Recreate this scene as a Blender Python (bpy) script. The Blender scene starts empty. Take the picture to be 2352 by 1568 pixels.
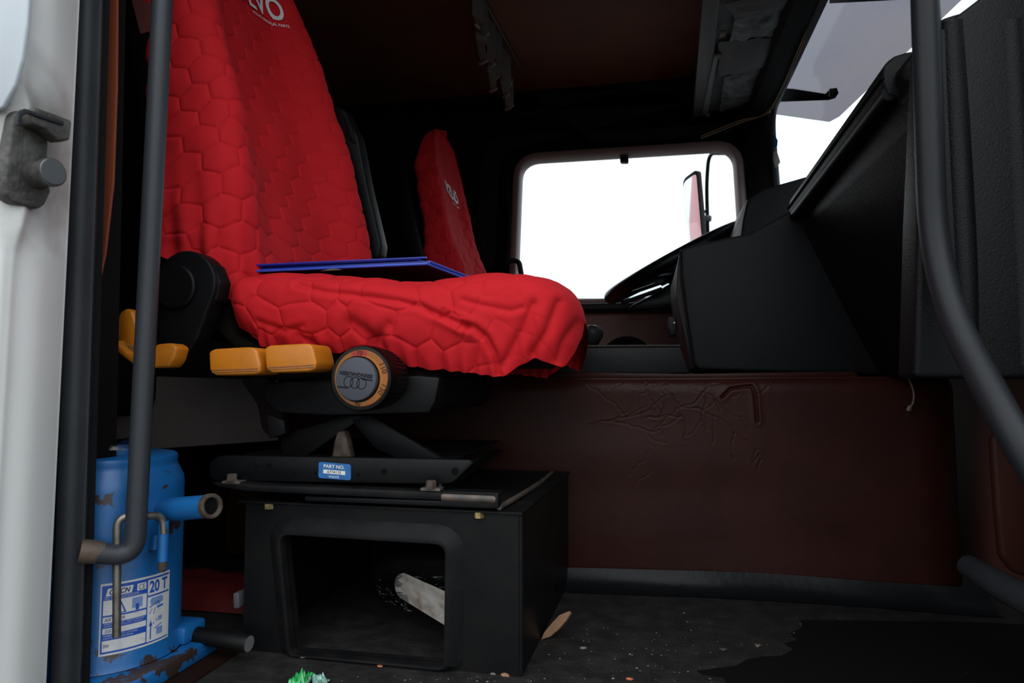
import bpy, bmesh, math, random
import numpy as np
from mathutils import Vector, Matrix, noise
random.seed(7)
rng = np.random.default_rng(7)
S = bpy.context.scene
COL = S.collection
# ------------------------------------------------------------------ camera
CZ = 0.4024                      # lens height above the cab floor (metres)
F = 1568.0                       # focal length in pixels of the 2352 px wide frame (24 mm on full frame)
YAW, PITCH = math.radians(11.0), math.radians(3.5)
FWD = Vector((-math.sin(YAW)*math.cos(PITCH), math.cos(YAW)*math.cos(PITCH), math.sin(PITCH)))
RIGHT = Vector((math.cos(YAW), math.sin(YAW), 0))
UP = RIGHT.cross(FWD)
CAMPOS = Vector((0, 0, CZ))
cd = bpy.data.cameras.new('camera')
cam = bpy.data.objects.new('camera', cd); COL.objects.link(cam)
m3 = Matrix((RIGHT, UP, -FWD)).transposed()
cam.matrix_world = Matrix.Translation(CAMPOS) @ m3.to_4x4()
cd.sensor_width = 36; cd.lens = 24; cd.clip_start = 0.01; cd.clip_end = 500
cd.dof.use_dof = True; cd.dof.focus_distance = 1.25; cd.dof.aperture_fstop = 7.0
S.camera = cam
# ------------------------------------------------------------------ sky, exposure
SKY_ZENITH = 4.2
W = bpy.data.worlds.new('overcast_sky'); S.world = W; W.use_nodes = True
nt = W.node_tree; nt.nodes.clear()
tc = nt.nodes.new('ShaderNodeTexCoord'); mp = nt.nodes.new('ShaderNodeMapping'); mp.inputs['Scale'].default_value = (1.4, 1.4, 3.2)
nz = nt.nodes.new('ShaderNodeTexNoise'); nz.inputs['Scale'].default_value = 1.6; nz.inputs['Detail'].default_value = 6
cr = nt.nodes.new('ShaderNodeValToRGB')
cr.color_ramp.elements[0].position = 0.35; cr.color_ramp.elements[0].color = (0.74, 0.88, 1.0, 1)
cr.color_ramp.elements[1].position = 0.62; cr.color_ramp.elements[1].color = (1.0, 1.0, 1.0, 1)
bg = nt.nodes.new('ShaderNodeBackground'); bg.inputs['Strength'].default_value = 1.45
out = nt.nodes.new('ShaderNodeOutputWorld')
L = nt.links.new
L(tc.outputs['Generated'], mp.inputs['Vector']); L(mp.outputs['Vector'], nz.inputs['Vector']); L(nz.outputs['Fac'], cr.inputs['Fac'])
# overcast sky: three times brighter at the zenith than at the horizon
sx_ = nt.nodes.new('ShaderNodeSeparateXYZ'); L(tc.outputs['Generated'], sx_.inputs[0])
ma = nt.nodes.new('ShaderNodeMath'); ma.operation = 'MULTIPLY_ADD'; ma.use_clamp = False; ma.inputs[1].default_value = 0.667; ma.inputs[2].default_value = 0.333
mx0 = nt.nodes.new('ShaderNodeMath'); mx0.operation = 'MAXIMUM'; mx0.inputs[1].default_value = 0.0
L(sx_.outputs['Z'], mx0.inputs[0]); L(mx0.outputs[0], ma.inputs[0])
ms = nt.nodes.new('ShaderNodeMath'); ms.operation = 'MULTIPLY'; ms.inputs[1].default_value = SKY_ZENITH
L(ma.outputs[0], ms.inputs[0]); L(ms.outputs[0], bg.inputs['Strength'])
L(cr.outputs['Color'], bg.inputs['Color']); L(bg.outputs['Background'], out.inputs['Surface'])
# sun behind thin cloud, over the photographer's right shoulder
sl = bpy.data.lights.new('veiled_sun', 'SUN'); sl.energy = 0.5; sl.angle = math.radians(45); sl.color = (1.0, 0.985, 0.96)
so_ = bpy.data.objects.new('veiled_sun', sl); COL.objects.link(so_)
so_.rotation_euler = Vector((-0.20, 0.78, -0.60)).to_track_quat('-Z', 'Y').to_euler()
vs = S.view_settings
S.display_settings.display_device = 'sRGB'
vs.view_transform = 'Standard'; vs.look = 'None'; vs.exposure = -0.3; vs.gamma = 1.0; vs.use_curve_mapping = False
S.cycles.max_bounces = 8; S.cycles.diffuse_bounces = 4; S.cycles.transparent_max_bounces = 12
S.cycles.use_denoising = True
S.cycles.caustics_reflective = False; S.cycles.caustics_refractive = False

# ------------------------------------------------------------------ surveying: a photo point laid onto a real plane of the cab
def plane_y(y): return (Vector((0, y, 0)), Vector((0, 1, 0)))
def plane_x(x): return (Vector((x, 0, 0)), Vector((1, 0, 0)))
def plane_z(z): return (Vector((0, 0, z)), Vector((0, 0, 1)))
def hit(px, py, pl):
    d = FWD + RIGHT*((px-1176)/F) + UP*((784-py)/F)
    t = (pl[0]-CAMPOS).dot(pl[1]) / d.dot(pl[1])
    return CAMPOS + d*t
def at(px, py, y): return hit(px, py, plane_y(y))

# ------------------------------------------------------------------ materials
RAW = {'grey_powder_coat', 'black_rubber'}
DK, DKS = 0.24, 0.28
def mat(name, col, rough=0.6, metal=0.0, spec=0.5, bump=0.0, bscale=60, var=0.0, col2=None, vscale=6, sheen=0, detail=4, coat=0, bump2=None, thr=None, stretch=None):
    if max(col) < 0.09 and metal == 0 and sheen == 0 and name not in RAW:
        col = tuple(c*DK for c in col); spec *= DKS
        if col2 and max(col2) < 0.09: col2 = tuple(c*DK for c in col2)
    m = bpy.data.materials.new(name); m.use_nodes = True
    n = m.node_tree; b = n.nodes['Principled BSDF']; lk = n.links.new
    b.inputs['Base Color'].default_value = (*col, 1); b.inputs['Roughness'].default_value = rough
    b.inputs['Metallic'].default_value = metal; b.inputs['Specular IOR Level'].default_value = spec
    if sheen: b.inputs['Sheen Weight'].default_value = sheen; b.inputs['Sheen Roughness'].default_value = 0.4
    if coat: b.inputs['Coat Weight'].default_value = coat
    g = n.nodes.new('ShaderNodeTexCoord'); vec = g.outputs['Object']
    if stretch:
        mpn = n.nodes.new('ShaderNodeMapping'); mpn.inputs['Scale'].default_value = stretch; lk(vec, mpn.inputs['Vector']); vec2 = mpn.outputs['Vector']
    else: vec2 = vec
    if col2 is not None:
        t = n.nodes.new('ShaderNodeTexNoise'); t.inputs['Scale'].default_value = vscale; t.inputs['Detail'].default_value = detail; t.inputs['Roughness'].default_value = 0.65
        lk(vec2, t.inputs['Vector'])
        r = n.nodes.new('ShaderNodeValToRGB'); a, c = thr or (0.4, 0.65)
        r.color_ramp.elements[0].position = a; r.color_ramp.elements[0].color = (*col, 1)
        r.color_ramp.elements[1].position = c; r.color_ramp.elements[1].color = (*col2, 1)
        lk(t.outputs['Fac'], r.inputs['Fac']); lk(r.outputs['Color'], b.inputs['Base Color'])
    if bump:
        t = n.nodes.new('ShaderNodeTexNoise'); t.inputs['Scale'].default_value = bscale; t.inputs['Detail'].default_value = 3
        lk(vec, t.inputs['Vector'])
        bp = n.nodes.new('ShaderNodeBump'); bp.inputs['Strength'].default_value = bump; bp.inputs['Distance'].default_value = 0.002
        lk(t.outputs['Fac'], bp.inputs['Height'])
        lastn = bp.outputs['Normal']
        if bump2:
            v = n.nodes.new('ShaderNodeTexVoronoi'); v.feature = 'DISTANCE_TO_EDGE'; v.inputs['Scale'].default_value = bump2[1]
            lk(vec, v.inputs['Vector'])
            bq = n.nodes.new('ShaderNodeBump'); bq.inputs['Strength'].default_value = bump2[0]; bq.inputs['Distance'].default_value = 0.002
            lk(v.outputs['Distance'], bq.inputs['Height']); lk(lastn, bq.inputs['Normal']); lastn = bq.outputs['Normal']
        lk(lastn, b.inputs['Normal'])
    return m
def glass(name, tint, gloss=0.06, rough=0.0):
    m = bpy.data.materials.new(name); m.use_nodes = True
    n = m.node_tree; n.nodes.clear(); lk = n.links.new
    o = n.nodes.new('ShaderNodeOutputMaterial'); t = n.nodes.new('ShaderNodeBsdfTransparent'); t.inputs['Color'].default_value = (*tint, 1)
    g = n.nodes.new('ShaderNodeBsdfGlossy'); g.inputs['Roughness'].default_value = rough
    x = n.nodes.new('ShaderNodeMixShader'); x.inputs['Fac'].default_value = gloss
    lk(t.outputs[0], x.inputs[1]); lk(g.outputs[0], x.inputs[2]); lk(x.outputs[0], o.inputs['Surface'])
    return m
M = {}
M['red'] = mat('red_quilt_fabric', (0.50, 0.009, 0.014), 0.82, spec=0.22, bump=0.25, bscale=1400)
M['red_side'] = M['red']
M['print'] = mat('silver_print', (0.72, 0.72, 0.72), 0.45, metal=0.1)
M['black'] = mat('black_plastic', (0.018, 0.018, 0.020), 0.45, bump=0.15, bscale=500)
M['black_paint'] = mat('black_painted_steel', (0.016, 0.017, 0.020), 0.42, col2=(0.03, 0.028, 0.026), vscale=9, bump=0.08, bscale=120)
M['dusty'] = mat('dusty_black_steel', (0.018, 0.018, 0.020), 0.55, col2=(0.055, 0.050, 0.045), vscale=14, bump=0.15, bscale=150, thr=(0.45, 0.8))
M['worn'] = mat('worn_steel_edge', (0.06, 0.055, 0.05), 0.5, metal=0.3, col2=(0.13, 0.09, 0.07), vscale=40)
M['rubber'] = mat('black_rubber', (0.016, 0.0175, 0.021), 0.5, spec=0.25, bump=0.2, bscale=300, col2=(0.024, 0.026, 0.029), vscale=5)
M['rubber_dot'] = mat('grained_rubber', (0.016, 0.017, 0.019), 0.6, bump=0.9, bscale=900)
M['white'] = mat('aged_white_paint', (0.65, 0.65, 0.63), 0.38, col2=(0.57, 0.57, 0.545), vscale=5, bump=0.03, bscale=40, stretch=(1, 1, 0.5), thr=(0.45, 0.75))
M['skin'] = mat('bluish_white_outer_skin', (0.42, 0.455, 0.48), 0.3)
def stain(m, centre, rad, col):
    n = m.node_tree; b = n.nodes['Principled BSDF']; lk = n.links.new; src = b.inputs['Base Color'].links[0].from_socket
    g = n.nodes.new('ShaderNodeTexCoord'); mp_ = n.nodes.new('ShaderNodeMapping'); mp_.vector_type = 'POINT'
    mp_.inputs['Scale'].default_value = tuple(1/r for r in rad); mp_.inputs['Location'].default_value = tuple(-c/r for c, r in zip(centre, rad))
    lk(g.outputs['Object'], mp_.inputs['Vector'])
    ln = n.nodes.new('ShaderNodeVectorMath'); ln.operation = 'LENGTH'; lk(mp_.outputs['Vector'], ln.inputs[0])
    t = n.nodes.new('ShaderNodeTexNoise'); t.inputs['Scale'].default_value = 30; t.inputs['Detail'].default_value = 6; lk(g.outputs['Object'], t.inputs['Vector'])
    a = n.nodes.new('ShaderNodeMath'); a.operation = 'MULTIPLY_ADD'; a.inputs[1].default_value = 0.9; lk(t.outputs['Fac'], a.inputs[0]); lk(ln.outputs['Value'], a.inputs[2])
    r = n.nodes.new('ShaderNodeMapRange'); r.inputs['From Min'].default_value = 0.75; r.inputs['From Max'].default_value = 1.55; r.inputs['To Min'].default_value = 0.75; r.inputs['To Max'].default_value = 0.0
    lk(a.outputs[0], r.inputs['Value'])
    x = n.nodes.new('ShaderNodeMix'); x.data_type = 'RGBA'; lk(r.outputs[0], x.inputs['Factor']); lk(src, x.inputs['A']); x.inputs['B'].default_value = (*col, 1); lk(x.outputs['Result'], b.inputs['Base Color'])
M['grease'] = mat('greasy_grey_steel', (0.035, 0.033, 0.030), 0.5, metal=0.3, col2=(0.09, 0.085, 0.075), vscale=35, bump=0.5, bscale=150)
M['pin'] = mat('worn_pin_face', (0.075, 0.078, 0.082), 0.42, metal=0.4, bump=0.1, bscale=200)
M['pole'] = mat('grey_powder_coat', (0.028, 0.031, 0.036), 0.42, bump=0.18, bscale=700, spec=0.3)
M['pole_dark'] = mat('black_handle_paint', (0.045, 0.049, 0.058), 0.42, spec=0.7, bump=0.18, bscale=700)
M['pole_rust'] = mat('scuffed_handle_foot', (0.03, 0.027, 0.026), 0.6, metal=0.01, col2=(0.10, 0.062, 0.04), vscale=28, bump=0.3, bscale=150, thr=(0.35, 0.6))
M['orange'] = mat('orange_lever_plastic', (0.52, 0.165, 0.009), 0.38, col2=(0.36, 0.11, 0.010), vscale=14, spec=0.5, thr=(0.5, 0.9))
M['orange_dk'] = mat('grubby_orange', (0.33, 0.13, 0.03), 0.5, col2=(0.12, 0.07, 0.05), vscale=60)
M['dial'] = mat('dial_ring_orange', (0.40, 0.13, 0.012), 0.35)
M['dial_red'] = mat('dial_red_field', (0.45, 0.03, 0.02), 0.4)
M['ink'] = mat('dark_ink', (0.03, 0.018, 0.012), 0.5)
M['cap'] = mat('grey_knob_cap', (0.052, 0.054, 0.066), 0.45, spec=0.3, metal=0.001)
M['cap_dk'] = mat('moulded_lettering', (0.02, 0.02, 0.026), 0.5)
M['lens'] = glass('clear_dial_cover', (0.80, 0.77, 0.74), 0.012, 0.12)
M['blue'] = mat('blue_enamel', (0.008, 0.105, 0.31), 0.32, col2=(0.007, 0.09, 0.27), vscale=8, bump=0.06, bscale=60)
M['bluechip'] = mat('chipped_blue_enamel', (0.008, 0.105, 0.31), 0.36, col2=(0.035, 0.022, 0.018), vscale=13, bump=0.15, bscale=60, thr=(0.590, 0.61), detail=6)
M['steel'] = mat('dull_steel', (0.22, 0.205, 0.18), 0.38, metal=0.8, col2=(0.14, 0.12, 0.10), vscale=50)
M['steel_end'] = mat('bare_steel_end', (0.30, 0.30, 0.29), 0.35, metal=0.6)
M['rust'] = mat('rusty_steel', (0.045, 0.028, 0.020), 0.7, metal=0.2, col2=(0.09, 0.068, 0.05), vscale=80)
M['brass'] = mat('yellow_zinc_bolt', (0.36, 0.27, 0.10), 0.45, metal=0.6, col2=(0.14, 0.10, 0.06), vscale=90)
M['label'] = mat('white_label', (0.58, 0.58, 0.58), 0.4, col2=(0.44, 0.41, 0.38), vscale=40, thr=(0.55, 0.8))
M['label_blue'] = mat('label_blue_ink', (0.012, 0.07, 0.36), 0.4)
M['label_lt'] = mat('label_pale_ink', (0.16, 0.25, 0.48), 0.4)
M['label_dk'] = mat('label_dark_ink', (0.008, 0.02, 0.10), 0.4)
M['sticker'] = mat('blue_sticker', (0.015, 0.13, 0.37), 0.4, col2=(0.015, 0.10, 0.30), vscale=60)
M['sticker_wh'] = mat('sticker_white', (0.70, 0.70, 0.66), 0.45)
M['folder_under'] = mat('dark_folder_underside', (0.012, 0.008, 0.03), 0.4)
M['folder'] = mat('blue_folder_vinyl', (0.014, 0.028, 0.30), 0.32, bump=0.1, bscale=150)
M['folder_edge'] = mat('blue_folder_edge', (0.03, 0.085, 0.52), 0.3)
M['leather'] = mat('brown_vinyl_hide', (0.031, 0.0080, 0.0052), 0.42, spec=0.14, bump=0.25, bscale=45, col2=(0.024, 0.0065, 0.0045), vscale=7, metal=0.001)
M['leather_tear'] = mat('torn_edge', (0.02, 0.008, 0.007), 0.8)
M['kick'] = mat('worn_brown_vinyl', (0.042, 0.0125, 0.008), 0.5, metal=0.001, spec=0.15, bump=0.2, bscale=80)
M['brown'] = mat('brown_trim', (0.11, 0.036, 0.026), 0.5, bump=0.2, bscale=200)
M['brownframe'] = mat('brown_window_surround', (0.17, 0.10, 0.09), 0.45, bump=0.15, bscale=200)
M['ceil'] = mat('brown_headlining', (0.14, 0.043, 0.016), 0.7, col2=(0.09, 0.028, 0.011), vscale=3, bump=0.3, bscale=90)
M['dark'] = mat('dark_brown_cloth', (0.020, 0.010, 0.008), 0.9, bump=0.2, bscale=300)
M['dark2'] = mat('dark_trim', (0.014, 0.013, 0.013), 0.7, bump=0.2, bscale=200)
M['orange_trim'] = mat('rust_brown_vinyl', (0.21, 0.045, 0.016), 0.6, bump=0.15, bscale=250)
M['dash'] = mat('black_grained_vinyl', (0.010, 0.0098, 0.0108), 0.48, bump=0.2, bscale=420, spec=0.6, bump2=(0.25, 330))
M['dash_smooth'] = mat('black_smooth_vinyl', (0.024, 0.0245, 0.027), 0.5, bump=0.35, bscale=600)
M['dash_seam'] = mat('brown_black_piping', (0.075, 0.055, 0.050), 0.4, bump=0.3, bscale=300)
M['wheel'] = mat('wheel_rim_plastic', (0.012, 0.012, 0.013), 0.35, bump=0.1, bscale=300)
M['tray'] = mat('charcoal_tray', (0.030, 0.031, 0.034), 0.45, bump=0.1, bscale=200)
M['floor'] = mat('dirty_rubber_mat', (0.012, 0.0115, 0.0113), 0.55, metal=0.001, spec=0.15, col2=(0.030, 0.027, 0.025), vscale=26, bump=1.0, bscale=130, detail=8, thr=(0.4, 0.75))
M['floor_brown'] = mat('rust_brown_floor', (0.055, 0.020, 0.011), 0.6, col2=(0.03, 0.02, 0.017), vscale=9, bump=0.5, bscale=150)
M['mat_edge'] = mat('mat_upturn_rubber', (0.026, 0.029, 0.033), 0.36, bump=0.4, bscale=60)
M['bunk'] = mat('grey_brown_locker_front', (0.14, 0.115, 0.105), 0.7, col2=(0.10, 0.082, 0.075), vscale=5)
M['visor'] = glass('smoked_acrylic', (0.40, 0.37, 0.39), 0.03, 0.06)
M['pane'] = glass('tinted_screen_glass', (0.86, 0.93, 0.95), 0.012)
M['pane2'] = glass('side_glass', (0.90, 0.93, 0.93), 0.04)
M['mirror'] = mat('mirror_glass', (0.92, 0.93, 0.94), 0.02, metal=1.0)
M['trailer'] = mat('red_trailer_paint', (0.50, 0.035, 0.045), 0.35)
M['asphalt'] = mat('grey_asphalt', (0.16, 0.16, 0.155), 0.85, col2=(0.11, 0.11, 0.11), vscale=1.5, bump=0.4, bscale=30)
M['chrome'] = mat('chrome', (0.55, 0.55, 0.55), 0.18, metal=1.0)
M['seal'] = mat('golden_brown_bead', (0.22, 0.13, 0.06), 0.4)
M['belt'] = mat('belt_webbing', (0.14, 0.035, 0.030), 0.7, bump=0.6, bscale=500)
M['net'] = mat('grey_green_pouch', (0.15, 0.17, 0.165), 0.5, bump=0.9, bscale=90, col2=(0.030, 0.032, 0.032), vscale=22)
M['pouch'] = mat('dark_pouch_cloth', (0.095, 0.10, 0.10), 0.7, bump=0.3, bscale=120)
M['rail'] = mat('grey_shelf_rail', (0.095, 0.092, 0.089), 0.5, bump=0.2, bscale=200)
M['glint'] = mat('pale_plastic_glint', (0.35, 0.36, 0.36), 0.25, spec=0.8)
M['curtain'] = mat('brown_curtain', (0.10, 0.078, 0.07), 0.9, bump=0.3, bscale=300)
M['hem'] = mat('pale_curtain_hem', (0.26, 0.20, 0.19), 0.9)
M['paper'] = mat('stained_paper', (0.40, 0.36, 0.32), 0.75, col2=(0.17, 0.11, 0.06), vscale=20, bump=0.4, bscale=60, thr=(0.46, 0.70))
M['cardboard'] = mat('torn_cardboard', (0.30, 0.16, 0.085), 0.8, col2=(0.22, 0.11, 0.06), vscale=30)
M['crumb'] = mat('pale_crumb', (0.20, 0.16, 0.13), 0.8)
M['crumb_or'] = mat('orange_crumb', (0.45, 0.14, 0.06), 0.7)
M['green'] = mat('green_foil', (0.02, 0.34, 0.08), 0.25, spec=0.8)
M['foil'] = mat('clear_foil', (0.22, 0.40, 0.33), 0.2, spec=0.8)
M['bag'] = glass('clear_plastic_bag', (0.60, 0.61, 0.62), 0.05, 0.25)
M['darkbag'] = mat('dark_bundle', (0.02, 0.018, 0.016), 0.6, bump=0.5, bscale=60)
M['redbag'] = mat('red_nylon', (0.10, 0.002, 0.002), 0.6, bump=0.3, bscale=100)
M['grey'] = mat('grey_plastic', (0.16, 0.17, 0.18), 0.5)
M['matt'] = mat('matt_black_bracket', (0.03, 0.03, 0.032), 0.8, spec=0.0)
M['knob'] = mat('dark_green_grey_knob', (0.060, 0.072, 0.068), 0.3, spec=0.2)
M['signblue'] = mat('blue_permit', (0.01, 0.19, 0.42), 0.5)
M['cowl_lit'] = mat('lit_grey_cowl_side', (0.30, 0.27, 0.27), 0.5, bump=0.4, bscale=150)
M['void'] = mat('hole_dark', (0.004, 0.004, 0.004), 0.9)

# ------------------------------------------------------------------ building helpers
OFF = {}
def link_mesh(name, me, m, parent=None, smooth=35, label=None, kind=None):
    """link a mesh given in cab coordinates as one object below parent"""
    o = bpy.data.objects.new(name, me); COL.objects.link(o)
    if m is not None: me.materials.append(m)
    off = OFF.get(parent, Vector((0, 0, 0))) if parent else Vector((0, 0, 0))
    if off.length: me.transform(Matrix.Translation(-off))
    if parent is not None: o.parent = parent
    OFF[o] = off
    if smooth is not None:
        me.shade_smooth()
        if smooth < 179: me.set_sharp_from_angle(angle=math.radians(smooth))
    if label: o['label'] = label
    if kind: o['kind'] = kind
    return o
def obj(name, bm, m, parent=None, smooth=35, label=None, kind=None):
    bmesh.ops.recalc_face_normals(bm, faces=bm.faces[:])
    me = bpy.data.meshes.new(name); bm.to_mesh(me); bm.free()
    return link_mesh(name, me, m, parent, smooth, label, kind)
def thing(name, label, cat, loc, group=None, kind=None):
    o = bpy.data.objects.new(name, None); COL.objects.link(o); o.location = loc; o.empty_display_size = 0.05
    OFF[o] = Vector(loc); tag(o, label, cat, group, kind); return o
def tag(o, label, cat, group=None, kind=None):
    o['label'] = label; o['category'] = cat
    if group: o['group'] = group
    if kind: o['kind'] = kind
    return o
def NB(): return bmesh.new()
def bevel(bm, w, seg=2, geom=None):
    if w > 0:
        bmesh.ops.bevel(bm, geom=(geom or bm.edges[:]), offset=w, segments=seg, profile=0.5, affect='EDGES', clamp_overlap=True)
def merge(dst, src):
    me = bpy.data.meshes.new('tmp'); src.to_mesh(me); src.free(); dst.from_mesh(me); bpy.data.meshes.remove(me)
def box(bm, lo, hi, bev=0.0, seg=2, rot=None):
    b = NB(); r = bmesh.ops.create_cube(b, size=1.0)
    lo, hi = Vector(lo), Vector(hi); c = (lo+hi)/2; s = hi-lo
    for v in b.verts: v.co = Vector((v.co.x*s.x, v.co.y*s.y, v.co.z*s.z))
    bevel(b, bev, seg)
    mm = Matrix.Translation(c) @ (rot.to_4x4() if rot else Matrix())
    bmesh.ops.transform(b, matrix=mm, verts=b.verts[:]); merge(bm, b)
def prism(bm, pts, ext, bev=0.0, seg=2):
    """pts: closed 3D polygon; ext: extrusion vector"""
    b = NB(); vs_ = [b.verts.new(p) for p in pts]; f = b.faces.new(vs_)
    r = bmesh.ops.extrude_face_region(b, geom=[f]); nv = [g for g in r['geom'] if isinstance(g, bmesh.types.BMVert)]
    bmesh.ops.translate(b, vec=Vector(ext), verts=nv)
    bmesh.ops.recalc_face_normals(b, faces=b.faces[:])
    bevel(b, bev, seg); merge(bm, b)
def pprism(bm, px, y0, dy, bev=0.0, seg=2):
    """outline surveyed on the plane y0, extruded into the cab by dy"""
    prism(bm, [at(x, y, y0) for x, y in px], (0, dy, 0), bev, seg)
def tube(bm, pts, r, n=16, cap=True):
    pts = [Vector(p) for p in pts]; rs = r if isinstance(r, (list, tuple)) else [r]*len(pts)
    prev = None; rings = []; nrm = None
    for i, p in enumerate(pts):
        t = (pts[min(i+1, len(pts)-1)] - pts[max(i-1, 0)]).normalized()
        if nrm is None:
            a = Vector((0, 0, 1)) if abs(t.z) < 0.9 else Vector((1, 0, 0)); nrm = (a - t*a.dot(t)).normalized()
        else: nrm = (nrm - t*nrm.dot(t)).normalized()
        bn = t.cross(nrm)
        rings.append([bm.verts.new(p + (nrm*math.cos(k*2*math.pi/n) + bn*math.sin(k*2*math.pi/n))*rs[i]) for k in range(n)])
    for a, b in zip(rings, rings[1:]):
        for k in range(n): bm.faces.new((a[k], a[(k+1) % n], b[(k+1) % n], b[k]))
    if cap: bm.faces.new(rings[0][::-1]); bm.faces.new(rings[-1])
def smooth_path(pts, sub=8):
    pts = [Vector(p) for p in pts]; P = [pts[0]*2-pts[1]] + pts + [pts[-1]*2-pts[-2]]; o = []
    for i in range(1, len(P)-2):
        for k in range(sub):
            t = k/sub; a, b, c, d = P[i-1], P[i], P[i+1], P[i+2]
            o.append(0.5*((2*b)+(c-a)*t+(2*a-5*b+4*c-d)*t*t+(3*b-a-3*c+d)*t**3))
    o.append(pts[-1]); return o
def bend_path(pts, r, seg=8):
    """polyline with its inner corners rounded by radius r"""
    pts = [Vector(p) for p in pts]; o = [pts[0]]
    for a, b, c in zip(pts, pts[1:], pts[2:]):
        d1, d2 = (a-b), (c-b); k = min(r, d1.length*0.49, d2.length*0.49); p, q = b+d1.normalized()*k, b+d2.normalized()*k
        for i in range(seg+1):
            t = i/seg; o.append(p*(1-t)**2 + b*2*t*(1-t) + q*t*t)
    o.append(pts[-1]); return o
def lathe(bm, prof, origin, axis, n=40, closed=True):
    """prof: (distance along axis, radius)"""
    ax = Vector(axis).normalized(); a = Vector((0, 0, 1)) if abs(ax.z) < 0.9 else Vector((1, 0, 0)); u = (a-ax*a.dot(ax)).normalized(); w = ax.cross(u); o = Vector(origin)
    rings = []
    for d, r in prof:
        if r <= 1e-6: rings.append([bm.verts.new(o+ax*d)])
        else: rings.append([bm.verts.new(o+ax*d+(u*math.cos(2*math.pi*k/n)+w*math.sin(2*math.pi*k/n))*r) for k in range(n)])
    for a, b in zip(rings, rings[1:]):
        for k in range(n):
            if len(a) == 1 and len(b) == 1: continue
            if len(a) == 1: bm.faces.new((a[0], b[k], b[(k+1) % n]))
            elif len(b) == 1: bm.faces.new((a[k], a[(k+1) % n], b[0]))
            else: bm.faces.new((a[k], a[(k+1) % n], b[(k+1) % n], b[k]))
    if closed:
        for rg in (rings[0], rings[-1]):
            if len(rg) > 2: bm.faces.new(rg)
def grid_mesh(name, P, wrap=False):
    """P: (n, m, 3) array -> mesh"""
    n, m = P.shape[:2]; idx = np.arange(n*m).reshape(n, m)
    q = np.stack([idx[:-1, :-1], idx[1:, :-1], idx[1:, 1:], idx[:-1, 1:]], -1).reshape(-1, 4)
    me = bpy.data.meshes.new(name); me.vertices.add(n*m); me.vertices.foreach_set('co', P.reshape(-1).astype(np.float32))
    me.loops.add(q.size); me.loops.foreach_set('vertex_index', q.reshape(-1).astype(np.int32))
    me.polygons.add(len(q)); me.polygons.foreach_set('loop_start', np.arange(0, q.size, 4, dtype=np.int32))
    try: me.polygons.foreach_set('loop_total', np.full(len(q), 4, dtype=np.int32))
    except Exception: pass
    me.update(calc_edges=True); me.validate(); return me
def text_geo(s, size=1.0, bold=0.0, shear=0.0, spacing=1.0):
    """letters as flat faces, centred on the origin: (verts Nx2, faces)"""
    c = bpy.data.curves.new('t', 'FONT'); c.body = s; c.size = size; c.align_x = 'CENTER'; c.align_y = 'CENTER'; c.offset = bold*size; c.shear = shear
    c.space_character = spacing; c.resolution_u = 4; c.fill_mode = 'FRONT'
    o = bpy.data.objects.new('t', c); me = o.to_mesh()
    v = np.array([tuple(x.co) for x in me.vertices]).reshape(-1, 3); f = [tuple(p.vertices) for p in me.polygons]
    o.to_mesh_clear(); bpy.data.objects.remove(o); bpy.data.curves.remove(c)
    return v[:, :2], f
def text_to(bm, s, size, fn, bold=0.0, wid=None, hei=None, shear=0.0, rot=0.0, ctr=(0, 0)):
    """lay lettering through fn(x, y) -> 3D point"""
    v, f = text_geo(s, size, bold, shear)
    if not len(v): return
    lo, hi = v.min(0), v.max(0); v = v-(lo+hi)/2
    if wid: v[:, 0] *= wid/(hi[0]-lo[0])
    if hei: v[:, 1] *= hei/(hi[1]-lo[1])
    c, sn = math.cos(rot), math.sin(rot)
    vv = [bm.verts.new(fn(ctr[0]+x*c-y*sn, ctr[1]+x*sn+y*c)) for x, y in v]
    for q in f:
        try: bm.faces.new([vv[i] for i in q])
        except ValueError: pass
def flat(name, bm, m, parent=None, **k):
    me = bpy.data.meshes.new(name); bm.to_mesh(me); bm.free(); return link_mesh(name, me, m, parent, None, **k)
def frame_fn(o, r, u):
    o, r, u = Vector(o), Vector(r), Vector(u); return lambda x, y: o+r*x+u*y
def poly_face(bm, pts): return bm.faces.new([bm.verts.new(p) for p in pts])
def polyline_dist(x, z, pl):
    d = np.full(x.shape, 1e9)
    for (ax, az), (bx, bz) in zip(pl, pl[1:]):
        vx, vz = bx-ax, bz-az; L2 = vx*vx+vz*vz+1e-12
        t = np.clip(((x-ax)*vx+(z-az)*vz)/L2, 0, 1); d = np.minimum(d, np.hypot(x-ax-t*vx, z-az-t*vz))
    return d
def hexpuff(A, B):
    """distance to the seam of a pointy-top honeycomb, A in cells across, B in rows; 0 at seam .. 0.5 at cell centre"""
    x, y = A, B*0.8660254
    def one(x, y, ox, oy):
        cx = np.round((x-ox))+ox; cy = np.round((y-oy)/1.7320508)*1.7320508+oy; return x-cx, y-cy
    x1, y1 = one(x, y, 0, 0); x2, y2 = one(x, y, 0.5, 0.8660254)
    use = (x1*x1+y1*y1) < (x2*x2+y2*y2); dx = np.where(use, x1, x2); dy = np.where(use, y1, y2)
    d = np.maximum(np.abs(dx), np.maximum(np.abs(dx*0.5+dy*0.8660254), np.abs(dx*0.5-dy*0.8660254)))
    return 0.5-d
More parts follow.
